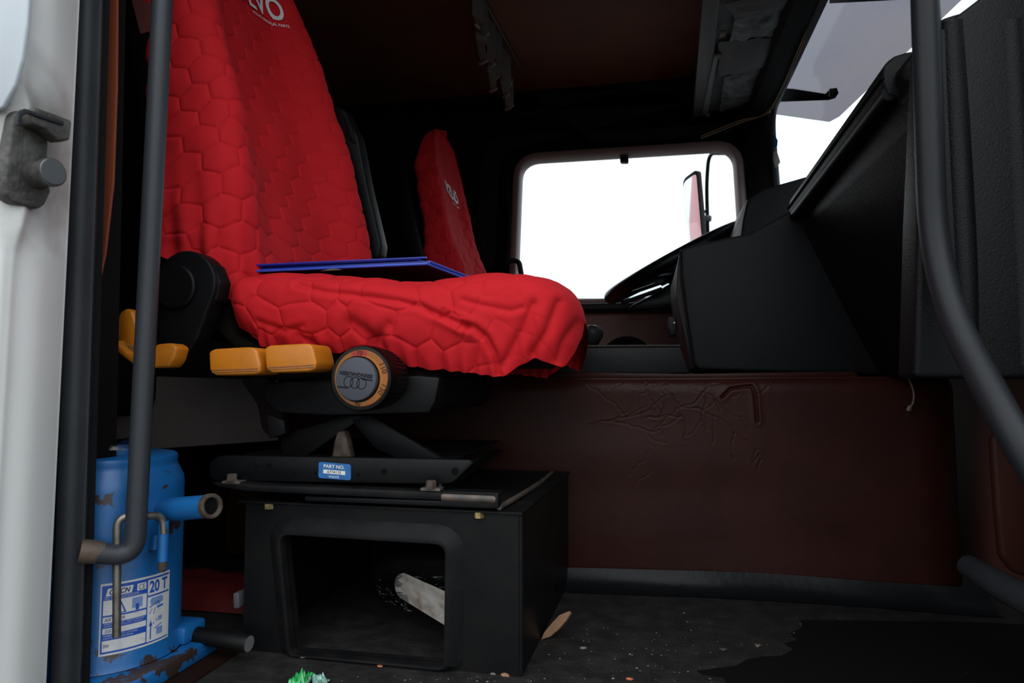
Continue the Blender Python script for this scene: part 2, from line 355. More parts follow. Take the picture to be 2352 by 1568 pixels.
def lownoise(shape, n, seed):
    r = np.random.default_rng(seed).normal(size=(n[0]+3, n[1]+3))
    u = np.linspace(0, n[0]+1.999, shape[0]); v = np.linspace(0, n[1]+1.999, shape[1])
    i, j = u.astype(int), v.astype(int); a = (u-i)[:, None]; b = (v-j)[None]; a = a*a*(3-2*a); b = b*b*(3-2*b)
    g = lambda p, q: r[np.ix_(p, q)]
    return g(i, j)*(1-a)*(1-b)+g(i+1, j)*a*(1-b)+g(i, j+1)*(1-a)*b+g(i+1, j+1)*a*b
def normals(P):
    du = np.gradient(P, axis=0); dv = np.gradient(P, axis=1); n = np.cross(du, dv); return n/(np.linalg.norm(n, axis=2, keepdims=True)+1e-12)

# ================================================================== THE SETTING
# ground far below the cab, the cab stands about 1.2 m up
bm = NB(); box(bm, (-40, -40, -1.32), (40, 40, -1.22))
tag(obj('ground', bm, M['asphalt'], smooth=None), 'grey asphalt yard the truck stands on', 'ground', kind='structure')
XB, XF, YN, YFAR, ZC = -1.75, 0.68, 0.70, 2.93, 1.69
# floor: rubber mat area in front of and below the seats, brown strip by the jack
bm = NB(); box(bm, (XB, 0.66, -0.06), (XF, YFAR, 0.0), 0.003)
fl = tag(obj('floor', bm, M['floor'], smooth=30), 'dirty black rubber cab floor littered with crumbs', 'floor', kind='structure')
bm = NB(); box(bm, (XB+.02, 0.665, -0.001), (-0.60, 0.985, 0.003), 0.001)
obj('floor_strip', bm, M['floor_brown'], fl, smooth=30)
bm = NB(); box(bm, (XB, YN, ZC), (0.53, YFAR+0.06, ZC+0.05))
ce = tag(obj('ceiling', bm, M['ceil'], smooth=None), 'dim brown headlining over the cab', 'ceiling', kind='structure')
bm = NB(); box(bm, (XB-0.05, YN-0.1, -0.06), (XB, YFAR+0.05, ZC+0.05))
tag(obj('wall_back', bm, M['dark'], smooth=None), 'dark rear wall of the sleeper cab', 'wall', kind='structure')

# ---- far side (driver's side) with the window opening
YW = 2.90
def round_poly(pts, r, seg=8):
    o = []
    n = len(pts)
    for i in range(n):
        a, b, c = Vector(pts[i-1]), Vector(pts[i]), Vector(pts[(i+1) % n]); rr = r[i] if isinstance(r, (list, tuple)) else r
        d1, d2 = (a-b).normalized(), (c-b).normalized(); p, q = b+d1*rr, b+d2*rr
        for k in range(seg+1):
            t = k/seg; o.append(p*(1-t)**2+b*2*t*(1-t)+q*t*t)
    return o
win = [at(1200, 374, YW), at(1683, 344, YW), at(1706, 690, YW), at(1188, 683, YW)]
hole = round_poly(win, [0.075, 0.075, 0.05, 0.05])
wc = sum(hole, Vector())/len(hole)
def grow(poly, d):
    o = []
    n = len(poly)
    for i in range(n):
        t = (poly[(i+1) % n]-poly[i-1]).normalized(); nn = Vector((t.z, 0, -t.x))
        if nn.dot(poly[i]-wc) < 0: nn = -nn
        o.append(poly[i]+nn*d)
    return o
def wall_with_hole(bm, hole, x0, x1, z0, z1, y, c):
    inn = [bm.verts.new(p) for p in hole]; outv = []
    for p in hole:
        d = p-c; k = 1e9
        if d.x > 1e-9: k = min(k, (x1-c.x)/d.x)
        if d.x < -1e-9: k = min(k, (x0-c.x)/d.x)
        if d.z > 1e-9: k = min(k, (z1-c.z)/d.z)
        if d.z < -1e-9: k = min(k, (z0-c.z)/d.z)
        outv.append(bm.verts.new(c+d*k))
    n = len(hole)
    for i in range(n): bm.faces.new((inn[i], inn[(i+1) % n], outv[(i+1) % n], outv[i]))
    # corners
    cor = [Vector((x0, y, z0)), Vector((x0, y, z1)), Vector((x1, y, z1)), Vector((x1, y, z0))]
    for cc in cor:
        best = sorted(range(n), key=lambda i: (outv[i].co-cc).length)
        for i in range(n):
            a, b = outv[i].co, outv[(i+1) % n].co
            onA = (abs(a.x-cc.x) < 1e-6, abs(a.z-cc.z) < 1e-6); onB = (abs(b.x-cc.x) < 1e-6, abs(b.z-cc.z) < 1e-6)
            if (onA[0] and onB[1] and not onA[1] and not onB[0]) or (onA[1] and onB[0] and not onA[0] and not onB[1]):
                v = bm.verts.new(cc); bm.faces.new((outv[i], outv[(i+1) % n], v)); break
def shift(poly, dy): return [p+Vector((0, dy, 0)) for p in poly]
big = grow(hole, 0.022)
bm = NB(); wall_with_hole(bm, shift(big, 0.0), XB, 0.495, -0.05, ZC+0.02, YW, wc)
r = bmesh.ops.solidify(bm, geom=bm.faces[:], thickness=0.05)
wl = tag(obj('wall_left', bm, M['dark2'], smooth=25), 'dark driver side wall around the bright side window', 'wall', kind='structure')
def ring(bm, A, B):
    va = [bm.verts.new(p) for p in A]; vb = [bm.verts.new(p) for p in B]; n = len(A)
    for i in range(n): bm.faces.new((va[i], va[(i+1) % n], vb[(i+1) % n], vb[i]))
def frame_loop(bm, secs):
    rows = [[bm.verts.new(p) for p in s] for s in secs]; n = len(secs[0])
    for a, b in zip(rows, rows[1:]):
        for i in range(n): bm.faces.new((a[i], a[(i+1) % n], b[(i+1) % n], b[i]))
w1 = thing('window_1', 'bright driver side window with rounded brown surround', 'window', (wc.x, YW, wc.z), kind='structure')
bm = NB(); frame_loop(bm, [shift(grow(hole, g), d) for g, d in ((0.036, -0.002), (0.034, -0.022), (0.022, -0.030), (0.008, -0.028), (0.002, -0.018), (0.0, 0.03), (0.01, 0.06))])
obj('window_surround', bm, M['brownframe'], w1, smooth=50)
bm = NB(); frame_loop(bm, [shift(grow(hole, g), d) for g, d in ((0.040, -0.001), (0.040, -0.012), (0.034, -0.014), (0.034, 0.0))])
obj('rubber_gasket', bm, M['rubber'], w1, smooth=50)
bm = NB(); poly_face(bm, shift(grow(hole, 0.004), 0.034)); bm2 = bm
r = bmesh.ops.extrude_face_region(bm, geom=bm.faces[:]); bmesh.ops.translate(bm, vec=(0, 0.004, 0), verts=[g for g in r['geom'] if isinstance(g, bmesh.types.BMVert)])
obj('pane', bm, M['pane2'], w1, smooth=None)
bm = NB(); pprism(bm, [(1424, 357), (1443, 356), (1444, 369), (1441, 372), (1427, 372), (1424, 369)], 2.885, 0.03, 0.002); obj('window_catch', bm, M['black'], w1)
# driver's door lining below the window
d1 = thing('door_1', 'driver side door lining, brown vinyl with a black rail under the window', 'door', (0.0, YW, 0.02), kind='structure')
bm = NB(); box(bm, (-0.60, YW-0.02, 0.05), (0.40, YW-0.001, 0.70), 0.006); obj('door_lining', bm, M['brown'], d1)
bm = NB(); box(bm, (-0.60, YW-0.07, 0.70), (0.42, YW-0.001, 0.735), 0.01, 3); obj('door_rail', bm, M['black'], d1)
bm = NB(); box(bm, (-0.60, YW-0.045, 0.735), (0.42, YW-0.004, 0.757), 0.008, 3); obj('window_ledge', bm, M['brownframe'], d1)
c = at(1440, 835, YW-0.025); bm = NB(); lathe(bm, [(0, 0.115), (-0.012, 0.112), (-0.014, 0.10), (-0.006, 0.085), (-0.004, 0.0)], c, (0, 1, 0), 36); obj('speaker_ring', bm, M['dark2'], d1)
bm = NB(); tube(bm, bend_path([at(1168, 599, 2.78), at(1192, 598, 2.78), at(1199, 640, 2.78)], 0.03), 0.011); obj('pull_handle', bm, M['black'], d1)
# ---- front: lower wall, windscreen, header, A pillars
bm = NB(); box(bm, (0.66, 0.72, -0.02), (0.71, YFAR, 0.82), 0.0); wf = tag(obj('wall_front', bm, M['brown'], smooth=None), 'brown lined bulkhead ahead of the footwell', 'wall', kind='structure')
bm = NB(); box(bm, (0.712, 0.66, -0.9), (0.74, YFAR+0.04, 0.84), 0.008); obj('outer_panel', bm, M['white'], wf)
ZH = 1.476
w2 = thing('window_2', 'tinted windscreen under the dark header', 'window', (0.56, 1.8, 0.98), kind='structure')
A = [Vector((0.505, 0.74, ZH-0.004)), Vector((0.515, 2.81, ZH-0.004)), Vector((0.545, 2.84, 0.90)), Vector((0.545, 0.74, 0.90))]
bm = NB(); prism(bm, A, (0.005, 0, 0)); obj('pane', bm, M['pane'], w2, smooth=None)
bm = NB(); tube(bm, bend_path([(0.500, 0.74, ZH), (0.508, 2.815, ZH), (0.545, 2.85, 0.90)], 0.10, 10), 0.012, 10); obj('rubber_gasket', bm, M['rubber'], w2)
bm = NB()
for dx in (0.0, 5.0):
    tube(bm, smooth_path([at(1930+dx, -90, 1.85), at(1885+dx, 0, 2.02), at(1839+dx, 101, 2.22), at(1796+dx, 202, 2.55), at(1758+dx, 260, 2.78), at(1700, 282-dx, 2.84), at(1610, 318-dx, 2.86)], 8), 0.0022, 8)
obj('bead_strip', bm, M['seal'], w2, label='thin golden brown bead along the windscreen header')
# header panel behind the glass edge
bm = NB(); prism(bm, [(0.50, 0.72, ZH), (0.43, 0.72, ZH+0.01), (0.36, 0.72, ZC), (0.53, 0.72, ZC)], (0, YFAR-0.72, 0), 0.004)
tag(obj('trim_1', bm, M['dark2']), 'black header panel above the windscreen', 'trim', kind='structure')
# far A pillar
bm = NB(); P0 = [at(1704, 330, YW-0.01), at(1764, 240, YW-0.06), at(1774, 262, YW-0.06), at(1786, 440, YW-0.06), at(1790, 640, YW-0.06), at(1722, 640, YW-0.01)]
prism(bm, P0, (0, 0.10, 0), 0.012, 3)
tag(obj('trim_2', bm, M['dark2']), 'dark pillar between side window and windscreen', 'trim', kind='structure')
# near wall: side panel behind the door, roof rail above the door
bm = NB(); box(bm, (XB, 0.55, -0.9), (-0.80, 0.72, ZC+0.05)); box(bm, (-0.80, 0.58, 1.62), (XF+0.05, 0.72, ZC+0.08))
tag(obj('wall_right', bm, M['white'], smooth=None), 'white outer side of the cab behind the door opening', 'wall', kind='structure')
bm = NB(); prism(bm, [(0.46, 0.60, -0.3), (0.46, 0.72, -0.3), (0.62, 0.74, -0.3), (0.64, 0.62, -0.3)], (-0.03, 0, 1.95), 0.01)
tag(obj('trim_3', bm, M['black_paint']), 'black front pillar of the passenger door opening', 'trim', kind='structure')

# ---- white B pillar of the passenger door opening
pil = thing('door_pillar', 'aged white rear pillar of the passenger door opening', 'pillar', (-0.66, 0.62, -0.3), kind='structure')
cols = [((-330, -520), 0.587), ((-60, -165), 0.590), ((20, -75), 0.599), ((60, -35), 0.612), ((82, -12), 0.624), ((132, 46), 0.652), ((177, 100), 0.694), ((182, 104), 0.706), ((172, 95), 0.765)]
rows = 130; Pg = np.zeros((rows, len(cols), 3))
for j, ((xt, xb), y) in enumerate(cols):
    a, b = at(xt, 0, y), at(xb, 1568, y)
    for i in range(rows):
        t = -1.05+2.3*i/(rows-1); Pg[i, j] = a+(b-a)*t
Pf = np.zeros((rows, 65, 3))
for i in range(rows):
    sp = smooth_path([Vector(p) for p in Pg[i]], 8); Pf[i] = np.array([tuple(p) for p in sp])
# the recess the striker sits in: outer lip swells between two heights
tt = np.linspace(-1.05, 1.25, rows)*1568
for i in range(rows):
    k = 1/(1+math.exp(-(tt[i]-235)/16)); k2 = 1/(1+math.exp(-(tt[i]-560)/18))
    Pf[i, 18:40, 0] += (0.010*(k) - 0.010*k2)*np.hanning(22)
M['pillar_paint'] = M['white'].copy(); stain(M['pillar_paint'], at(95, 350, 0.640)-Vector((-0.66, 0.62, -0.3)), (0.09, 0.10, 0.115), (0.13, 0.115, 0.10))
obj0 = link_mesh('pillar_skin', grid_mesh('pillar_skin', Pf), M['pillar_paint'], pil, 179)
bm = NB(); prism(bm, [at(x, y, 0.590) for x, y in [(-260, -120), (72, -120), (60, 60), (48, 140), (32, 196), (4, 246), (-40, 262), (-260, 300)]], (0, 0.006, 0), 0.002, 3)
obj('outer_lip', bm, M['skin'], pil, smooth=60)
# rubber weatherstrip
bm = NB(); a, b = at(211, -160, 0.742), at(148, 1740, 0.742); a = a+(a-b)*0.62
prof = []
n = 24; ring0 = []
ctr_dir = Vector((0.70, -0.71, 0)); side = Vector((0.71, 0.70, 0))
prof = [(-0.021, 0.0), (-0.020, 0.010), (-0.014, 0.017), (-0.004, 0.020), (0.006, 0.017), (0.012, 0.011), (0.017, 0.010), (0.020, 0.0), (0.020, -0.018), (-0.021, -0.018)]
prism(bm, [a+side*p*0.80+ctr_dir*q*0.9 for p, q in prof], b-a, 0.0)
tag_ws = obj('weatherstrip', bm, M['rubber'], pil, smooth=60, label='black rubber door seal along the white pillar')
bm = NB(); a, b = at(245, -160, 0.762), at(188, 1740, 0.762); a = a+(a-b)*0.62; prism(bm, [a+side*p+ctr_dir*q for p, q in [(-0.007, 0.004), (0.0, 0.007), (0.006, 0.004), (0.007, -0.02), (-0.008, -0.02)]], b-a)
obj('seal_lip', bm, M['rubber_dot'], pil, smooth=60)
bm = NB(); a, b = at(250, -160, 0.80), at(206, 1740, 0.80); a = a+(a-b)*0.62; box0 = [a+Vector((p, q, 0)) for p, q in [(-0.12, -0.02), (0.0, -0.01), (0.004, 0.03), (-0.12, 0.05)]]
prism(bm, box0, b-a); obj('pillar_inner', bm, M['dark2'], pil)
bm = NB(); pprism(bm, [(236, -80), (268, -80), (266, 200), (258, 420), (240, 580), (216, 692), (200, 692), (205, 300)], 0.788, 0.004, 0.0); obj('pillar_trim', bm, M['orange_trim'], pil, label='rust brown vinyl strip behind the rubber seal')
bm = NB(); lathe(bm, [(0, 0.006), (-0.002, 0.006), (-0.003, 0.0)], at(40, 1560, 0.655), (-0.95, 0.3, 0), 16); obj('screw', bm, M['rubber'], pil)
# striker on the pillar
q0, q1, q2 = at(14, 300, 0.604), at(122, 300, 0.654), at(60, 480, 0.627)
pn = (q1-q0).cross(q2-q0).normalized()
if pn.dot(CAMPOS-q0) < 0: pn = -pn
PP = at(70, 365, 0.630)+pn*0.015; spl = (PP, pn)
def sp_(px, py, d=0.0): return hit(px, py, (PP+pn*d, pn))
stv = thing('door_striker', 'greasy grey striker plate with hook and pin on the white pillar', 'latch', sp_(75, 480))
bm = NB(); prism(bm, [sp_(*p) for p in [(30, 262), (40, 252), (110, 268), (112, 330), (108, 395), (118, 440), (104, 470), (88, 480), (32, 466), (14, 448), (10, 410), (22, 330)]], -pn*0.035, 0.003, 3); obj('plate', bm, M['grease'], stv)
bm = NB(); prism(bm, [sp_(*p, 0.001) for p in [(38, 258), (58, 252), (140, 282), (140, 292), (136, 327), (112, 329), (78, 300), (50, 290)]], pn*0.018, 0.003, 3); obj('hook', bm, M['grease'], stv)
bm = NB(); prism(bm, [sp_(*p, 0.018) for p in [(36, 256), (52, 250), (142, 280), (142, 289), (60, 262), (46, 268), (42, 290), (34, 288)]], pn*0.004, 0.001, 2); obj('hook_edge', bm, M['rubber'], stv)
c0 = sp_(84, 402, 0.0); bm = NB(); lathe(bm, [(0, 0.016), (0.004, 0.015), (0.010, 0.0135), (0.022, 0.0155), (0.026, 0.0155)], c0, pn, 28)
pinb = obj('pin', bm, M['grease'], stv)
bm = NB(); lathe(bm, [(0.0262, 0.0148), (0.0275, 0.0135), (0.0278, 0.0)], c0, pn, 28); obj('pin_face', bm, M['pin'], pinb)
# ---- grab handle at the rear pillar
gh = thing('grab_handle', 'long grey grab handle bent into the white door pillar at its foot', 'grab handle', at(190, 1265, 0.75))
p_top = at(380, -140, 0.785); p_low = at(311, 1215, 0.785)
p_hi = p_top+(p_top-p_low)*0.45
path = bend_path([p_hi+Vector((-0.05, -0.045, 0.0)), p_hi, p_low+Vector((0, 0, -0.035)), at(196, 1266, 0.748)], 0.055, 14)
bm = NB(); tube(bm, path, 0.0129, 24); obj('bar', bm, M['pole'], gh, smooth=60)
e = at(190, 1266, 0.746); d = (at(245, 1268, 0.765)-e).normalized()
bm = NB(); tube(bm, [e-d*0.004, e+d*0.012, e+d*0.022], [0.0150, 0.0146, 0.0134], 20); obj('scuffed_foot', bm, M['pole_rust'], gh, smooth=60)
# ---- grab handle at the front pillar
gh2 = thing('grab_handle', 'black bent grab handle beside the dashboard end', 'grab handle', at(2330, 1040, 0.70))
pa, pb_ = at(2120, -160, 0.76), at(2146, 660, 0.76); pa = pa+(pa-pb_)*0.75
path = bend_path([pa+Vector((0.10, -0.03, 0.03)), pa, pb_, at(2420, 1170, 0.60), Vector((0.475, 0.66, 0.12))], 0.10, 16)
bm = NB(); tube(bm, path, 0.0135, 24); obj('bar', bm, M['pole_dark'], gh2, smooth=60)

# ================================================================== SEATS
SY = -math.radians(2.0)
def rotz(P, c, a):
    Q = P-np.array(c); ca, sa = math.cos(a), math.sin(a)
    return np.stack([Q[..., 0]*ca-Q[..., 1]*sa, Q[..., 0]*sa+Q[..., 1]*ca, Q[..., 2]], -1)+np.array(c)
YC = 1.195; PIV = (-0.6, YC, 0.0)
LEAN = math.radians(15.3); SYB = -math.radians(4.5)
AX = np.array([-math.sin(LEAN), 0, math.cos(LEAN)]); FD = np.array([math.cos(LEAN), 0, math.sin(LEAN)])
Z0, LB = 0.50, 0.925
B0 = np.array([-0.568, YC, Z0])
def catmull(pts, n):
    o = np.array([tuple(p) for p in smooth_path([Vector((a, b, 0)) for a, b in pts], 24)])[:, :2]
    s = np.r_[0, np.cumsum(np.hypot(*np.diff(o, axis=0).T))]; u = np.linspace(0, s[-1], n)
    return np.stack([np.interp(u, s, o[:, 0]), np.interp(u, s, o[:, 1])], -1), s[-1]
half = [(-0.205, -0.140), (-0.232, -0.128), (-0.240, -0.105), (-0.242, -0.06), (-0.238, -0.015), (-0.224, 0.012), (-0.200, 0.022), (-0.172, 0.014), (-0.140, -0.010), (-0.105, -0.030), (-0.06, -0.040), (0, -0.042)]
prof2 = half+[(-a, b) for a, b in half[-2::-1]]
NQ, NT = 520, 440
SEC, SLEN = catmull(prof2, NQ)
def backrest_surface(yaw, thick=1.0, wid=1.0, ridge=1.0, lean=LEAN, tip=0.46):
    AX = np.array([-math.sin(lean), 0, math.cos(lean)]); FD = np.array([math.cos(lean), 0, math.sin(lean)])
    q = np.linspace(-1, 1, NQ); a = q*SLEN/2            # signed arc length from the middle
    t = np.linspace(0, 1, NT)
    aq = np.abs(q); tmin = np.where(aq > 0.62, 0.085+0.125*(aq-0.62)/0.38, 0.085*np.clip((aq-0.45)/0.17, 0, 1))
    T = tmin[None]+(1-tmin[None])*t[:, None]
    Wd = np.where(T > 0.45, np.clip(1-(np.clip((T-0.45)/0.552, 0, 1))**2.7, 0, 1)**tip, 1.0)
    Wd = Wd*(1.0-0.06*np.clip(T/0.6, 0, 1))
    Wd = Wd*np.sqrt(np.clip((1.0-T)/0.035, 0, 1))
    sx = np.where(T > 0.78, np.sqrt(np.clip(1-((T-0.78)/0.222)**2, 0.0, 1)), 1.0)
    y = SEC[:, 0][None]*Wd*wid; x = -0.042+(SEC[:, 1][None]+0.042)*thick
    amp = (1-0.35*np.clip((T-0.6)/0.3, 0, 1))*(0.62+0.38*np.clip((T-0.15)/0.25, 0, 1))*(1-(1-ridge)*np.clip((T-0.2)/0.3, 0, 1))
    x = np.where(x > -0.042, -0.042+(x+0.042)*amp, x)
    x = -0.040+(x+0.040)*sx
    x = x + 0.006*np.exp(-((T-0.22)/0.14)**2)           # lumbar swell
    x = x - 0.012*np.exp(-((T-0.62)/0.2)**2)
    rear = np.clip((aq-0.62)/0.25, 0, 1)[None]
    x = x + rear*(0.034*np.clip((T-0.30)/0.3, 0, 1)-0.024*np.exp(-(T/0.28)**2))*thick
    x = x - 0.060*np.clip((-q-0.30)/0.3, 0, 1)[None]*np.exp(-(T/0.22)**2)*(1 if ridge > 0.5 else 0.3)
    P = B0+AX*(T*LB)[..., None]+FD*x[..., None]; P[..., 1] += y
    N = normals(P)
    if N[NT//2, NQ//2] @ FD < 0: N = -N
    # quilting
    Aq = np.sign(a)*(np.minimum(np.abs(a), 0.15)/0.078+np.clip(np.abs(a)-0.15, 0, None)/0.068)
    A = np.repeat(Aq[None], NT, 0)+0.12*lownoise((NT, NQ), (6, 6), 3); Bc = T*LB/0.0395+0.15*lownoise((NT, NQ), (6, 6), 4)
    e = hexpuff(A, Bc)
    fade = 1-np.clip((T-0.80)/0.08, 0, 1)*0.8
    d = (0.0030*(1-np.exp(-e/0.035))+0.0020*(2*e)**0.9)*fade
    # gathers on the outer side edges
    edge = np.clip((aq[None]-0.66)/0.30, 0, 1)
    d = d+0.0030*edge*np.sin(T*LB/0.052*2*math.pi*0.62+1.7*lownoise((NT, NQ), (9, 5), 5))*(T < 0.85)
    # long drags towards the lower corner
    low = np.exp(-((T-tmin[None])/0.12)**2)*np.clip((aq[None]-0.30)/0.25, 0, 1)
    d = d+0.0045*low*np.sin(a[None]/0.032*2*math.pi*0.7+T*9)
    d = d+0.003*lownoise((NT, NQ), (7, 9), 8)
    d = d*np.clip((1.0-T)/0.05, 0, 1)
    return rotz(P+N*d[..., None], PIV, yaw), N, T, a
PB, NBk, TB, aB = backrest_surface(SYB)
PD_, _, _, _ = backrest_surface(0.0, 1.05, 0.93, 0.30, math.radians(11.8), 0.34)
seat = thing('truck_seat', 'large red quilted passenger seat in front, beside the open door', 'seat', (-0.38, YC, 0.24), group='red covered cab seats')
me = grid_mesh('backrest_cover', PB)
bk = link_mesh('backrest_cover', me, M['red'], seat, 179)
# printing on the backrest
def back_at(s, h, PB):
    """point on the backrest at arc length s from the middle, height fraction h"""
    j = int(round(np.interp(s, aB, np.arange(NQ)))); i = int(round(np.interp(h, TB[:, NQ//2], np.arange(NT))))
    fi = np.interp(h, TB[:, NQ//2], np.arange(NT)); fj = np.interp(s, aB, np.arange(NQ))
    i0, j0 = int(fi), int(fj); i1, j1 = min(i0+1, NT-1), min(j0+1, NQ-1); u, v = fi-i0, fj-j0
    p = PB[i0, j0]*(1-u)*(1-v)+PB[i1, j0]*u*(1-v)+PB[i0, j1]*(1-u)*v+PB[i1, j1]*u*v
    return Vector(p+FD*0.0038)
def back_letters(o, TS, HT, G):
    bm = NB(); text_to(bm, 'VOLVO', 0.06, lambda x, y: back_at(TS+x, HT+y/LB, G), bold=0.022, wid=0.215, hei=0.050)
    flat('lettering', bm, M['print'], o, label='silver printed word across the red backrest')
    bm = NB(); text_to(bm, 'VOLVO ORIGINAL PARTS', 0.01, lambda x, y: back_at(TS+x, HT+y/LB, G), bold=0.01, wid=0.115, hei=0.0065, ctr=(0.052, -0.036))
    flat('small_lettering', bm, M['print'], o)
back_letters(bk, 0.050, 0.808, PB)
# back shell
bm = NB(); pts = []
for t_ in np.linspace(0.12, 0.97, 12):
    for s_ in (-1, 1): pass
outl = []
for t_ in np.linspace(0.14, 0.98, 24):
    w = 0.222*(max(0.0, 1-(max(0, (t_-0.45))/0.552)**2.7)**0.46 if t_ > 0.45 else 1.0); outl.append((t_, w))
ring_pts = [(t_, -w) for t_, w in outl]+[(t_, w) for t_, w in outl[::-1]]
vv = [Vector(tuple(B0+AX*t_*LB+FD*(-0.150+0.03*max(0, t_-0.7)))) + Vector((0, w, 0)) for t_, w in ring_pts]
prism(bm, vv, tuple(FD*0.06), 0.01, 2); bmesh.ops.transform(bm, matrix=Matrix.Translation(Vector(PIV)) @ Matrix.Rotation(SYB, 4, 'Z') @ Matrix.Translation(-Vector(PIV)), verts=bm.verts[:])
obj('back_shell', bm, M['black'], seat)
# folded-up armrest on the inboard side
bm = NB(); pprism(bm, [(762, 236), (792, 250), (822, 310), (845, 430), (876, 560), (872, 588), (862, 598), (846, 596), (815, 500), (780, 380)], 1.455, 0.045, 0.010, 3)
arm = obj('armrest', bm, M['black'], seat, smooth=45, label='black folded armrest behind the red backrest')
bm = NB(); pprism(bm, [(786, 262), (806, 285), (816, 330), (800, 318)], 1.450, 0.02, 0.003); obj('armrest_pivot', bm, M['dusty'], arm)

# ---- cushion
YS = 0.950
top_px = [(512, 690), (520, 655), (545, 634), (590, 624), (650, 622), (760, 628), (870, 641), (950, 644), (1010, 637), (1080, 626), (1150, 620), (1205, 622), (1260, 637), (1310, 668), (1342, 706), (1356, 742)]
hem_px = [(512, 690), (520, 722), (560, 765), (600, 793), (660, 799), (720, 804), (765, 806), (800, 800), (850, 796), (905, 822), (960, 842), (1030, 848), (1100, 856), (1160, 864), (1205, 836), (1240, 818), (1275, 834), (1300, 842), (1325, 812), (1346, 778), (1356, 742)]
def prof_xz(pl):
    p = [at(x, y, YS+0.155*max(0, (x-1250)/106)**3) for x, y in pl]; return np.array([[v.x, v.z] for v in p])
tp, hp = prof_xz(top_px), prof_xz(hem_px)
NX, NW = 560, 420
xs0, xs1 = tp[0, 0], tp[-1, 0]
u = np.linspace(0, 1, NX); uu = 0.5-0.5*np.cos(math.pi*u); xs = xs0+(xs1-xs0)*(0.35*uu+0.65*u); xs_in = xs.copy()
zt = np.interp(xs, tp[:, 0], tp[:, 1]); zh = np.interp(xs, hp[:, 0], hp[:, 1])
def smooth1(v, k):
    w = np.hanning(k); w /= w.sum(); return np.convolve(np.pad(v, k//2, mode='edge'), w, 'same')[k//2:-(k//2)]
ends = np.minimum(1, np.minimum(u, 1-u)/0.06)
zt = zt*(1-ends)+(smooth1(zt, 31)+0.008)*ends; zh = zh*(1-ends)+smooth1(zh, 21)*ends
hw = 0.240*np.ones(NX); f = np.clip((u-0.80)/0.20, 0, 1); hw *= (1-f**2.4)**0.45*0.62+0.38; f2 = np.clip((0.10-u)/0.10, 0, 1); hw *= 1-0.12*f2**2
w = np.linspace(0, 1, NW)                                  # near hem -> over the top -> far hem
PC = np.zeros((NX, NW, 3)); CW = np.zeros((NX, NW)); HS = np.zeros((NX, NW))
ycn = YC+0.0
for i in range(NX):
    zm = zh[i]+(zt[i]-zh[i])*0.52; rz = zt[i]-zm
    th = np.linspace(0, math.pi, 260); n_ = 4.4
    cy = -np.sign(np.cos(th))*np.abs(np.cos(th))**(2/n_)*hw[i]; cz = zm+np.abs(np.sin(th))**(2/n_)*rz
    k = np.linspace(0, 1, 60); lowy = -hw[i]*(1-0.10*(1-k)**1.6); lowz = zh[i]+(zm-zh[i])*k
    yy = np.r_[lowy[:-1], cy, -lowy[::-1][1:]]; zz = np.r_[lowz[:-1], cz, lowz[::-1][1:]]
    s = np.r_[0, np.cumsum(np.hypot(np.diff(yy), np.diff(zz)))]; ss = w*s[-1]
    if s[-1] < 1e-9: ss = s[:1]*0
    PC[i, :, 0] = xs[i]; PC[i, :, 1] = ycn+np.interp(ss, s, yy); PC[i, :, 2] = np.interp(ss, s, zz); CW[i] = ss-s[-1]/2; HS[i] = ss
PC[..., 0] -= 0.032*np.clip((PC[..., 1]-YC+0.12)/0.34, 0, 1)*np.clip((u[:, None]-0.6)/0.4, 0, 1)
# shallow dish across the seat top
inner = np.clip(1-((PC[..., 1]-ycn)/0.19)**2, 0, 1)
PC[..., 2] -= 0.016*inner*np.clip((PC[..., 2]-zh[:, None])/(zt-zh+1e-6)[:, None]-0.8, 0, 1)*5*np.clip(1-np.abs(u[:, None]-0.45)/0.4, 0, 1)
NC = normals(PC)
if NC[NX//2, NW//2][2] < 0: NC = -NC
ux = xs[:, None]+0*CW
e = hexpuff(ux/0.056+0.25*lownoise((NX, NW), (7, 6), 11), CW/0.046+0.3+0.25*lownoise((NX, NW), (7, 6), 12))
fade = 1-0.75*np.clip((u[:, None]-0.66)/0.12, 0, 1)
d = (0.0026*(1-np.exp(-e/0.035))+0.0018*(2*e)**0.9)*fade
near = (PC[..., 1] < ycn-0.08)
def crease(px, depth, wid):
    pl = [(p.x, p.z) for p in (at(x, y, YS) for x, y in px)]; ds = polyline_dist(PC[..., 0], PC[..., 2], pl)
    return np.where(near, -0.55*depth*np.exp(-(ds/wid)**2)+0.22*depth*np.exp(-((ds-2.4*wid)/(1.6*wid))**2), 0)
d += crease([(690, 652), (760, 671), (850, 680), (930, 692), (985, 706), (1035, 728), (1090, 750)], 0.007, 0.0040)
d += crease([(1085, 748), (1105, 752), (1132, 776), (1149, 812), (1154, 858)], 0.010, 0.0045)
for k in range(5):
    x0, y0 = 1036+11*k, 712+6.5*k; d += crease([(x0, y0), (x0-8, y0+16)], 0.004, 0.0028)
d += crease([(1240, 700), (1215, 760), (1165, 838)], 0.007, 0.006)
d += crease([(1292, 690), (1268, 760), (1235, 810)], 0.006, 0.005)
d += crease([(1330, 730), (1300, 780), (1285, 825)], 0.006, 0.005)
d += crease([(1080, 690), (1120, 702), (1190, 715), (1215, 708)], 0.004, 0.004)
d += crease([(820, 740), (858, 770), (880, 800)], 0.010, 0.010)
d += crease([(905, 745), (880, 770), (862, 790)], 0.006, 0.007)
d += crease([(600, 735), (660, 757), (705, 745)], 0.004, 0.004)
d += crease([(690, 765), (720, 790), (745, 800)], 0.007, 0.006)
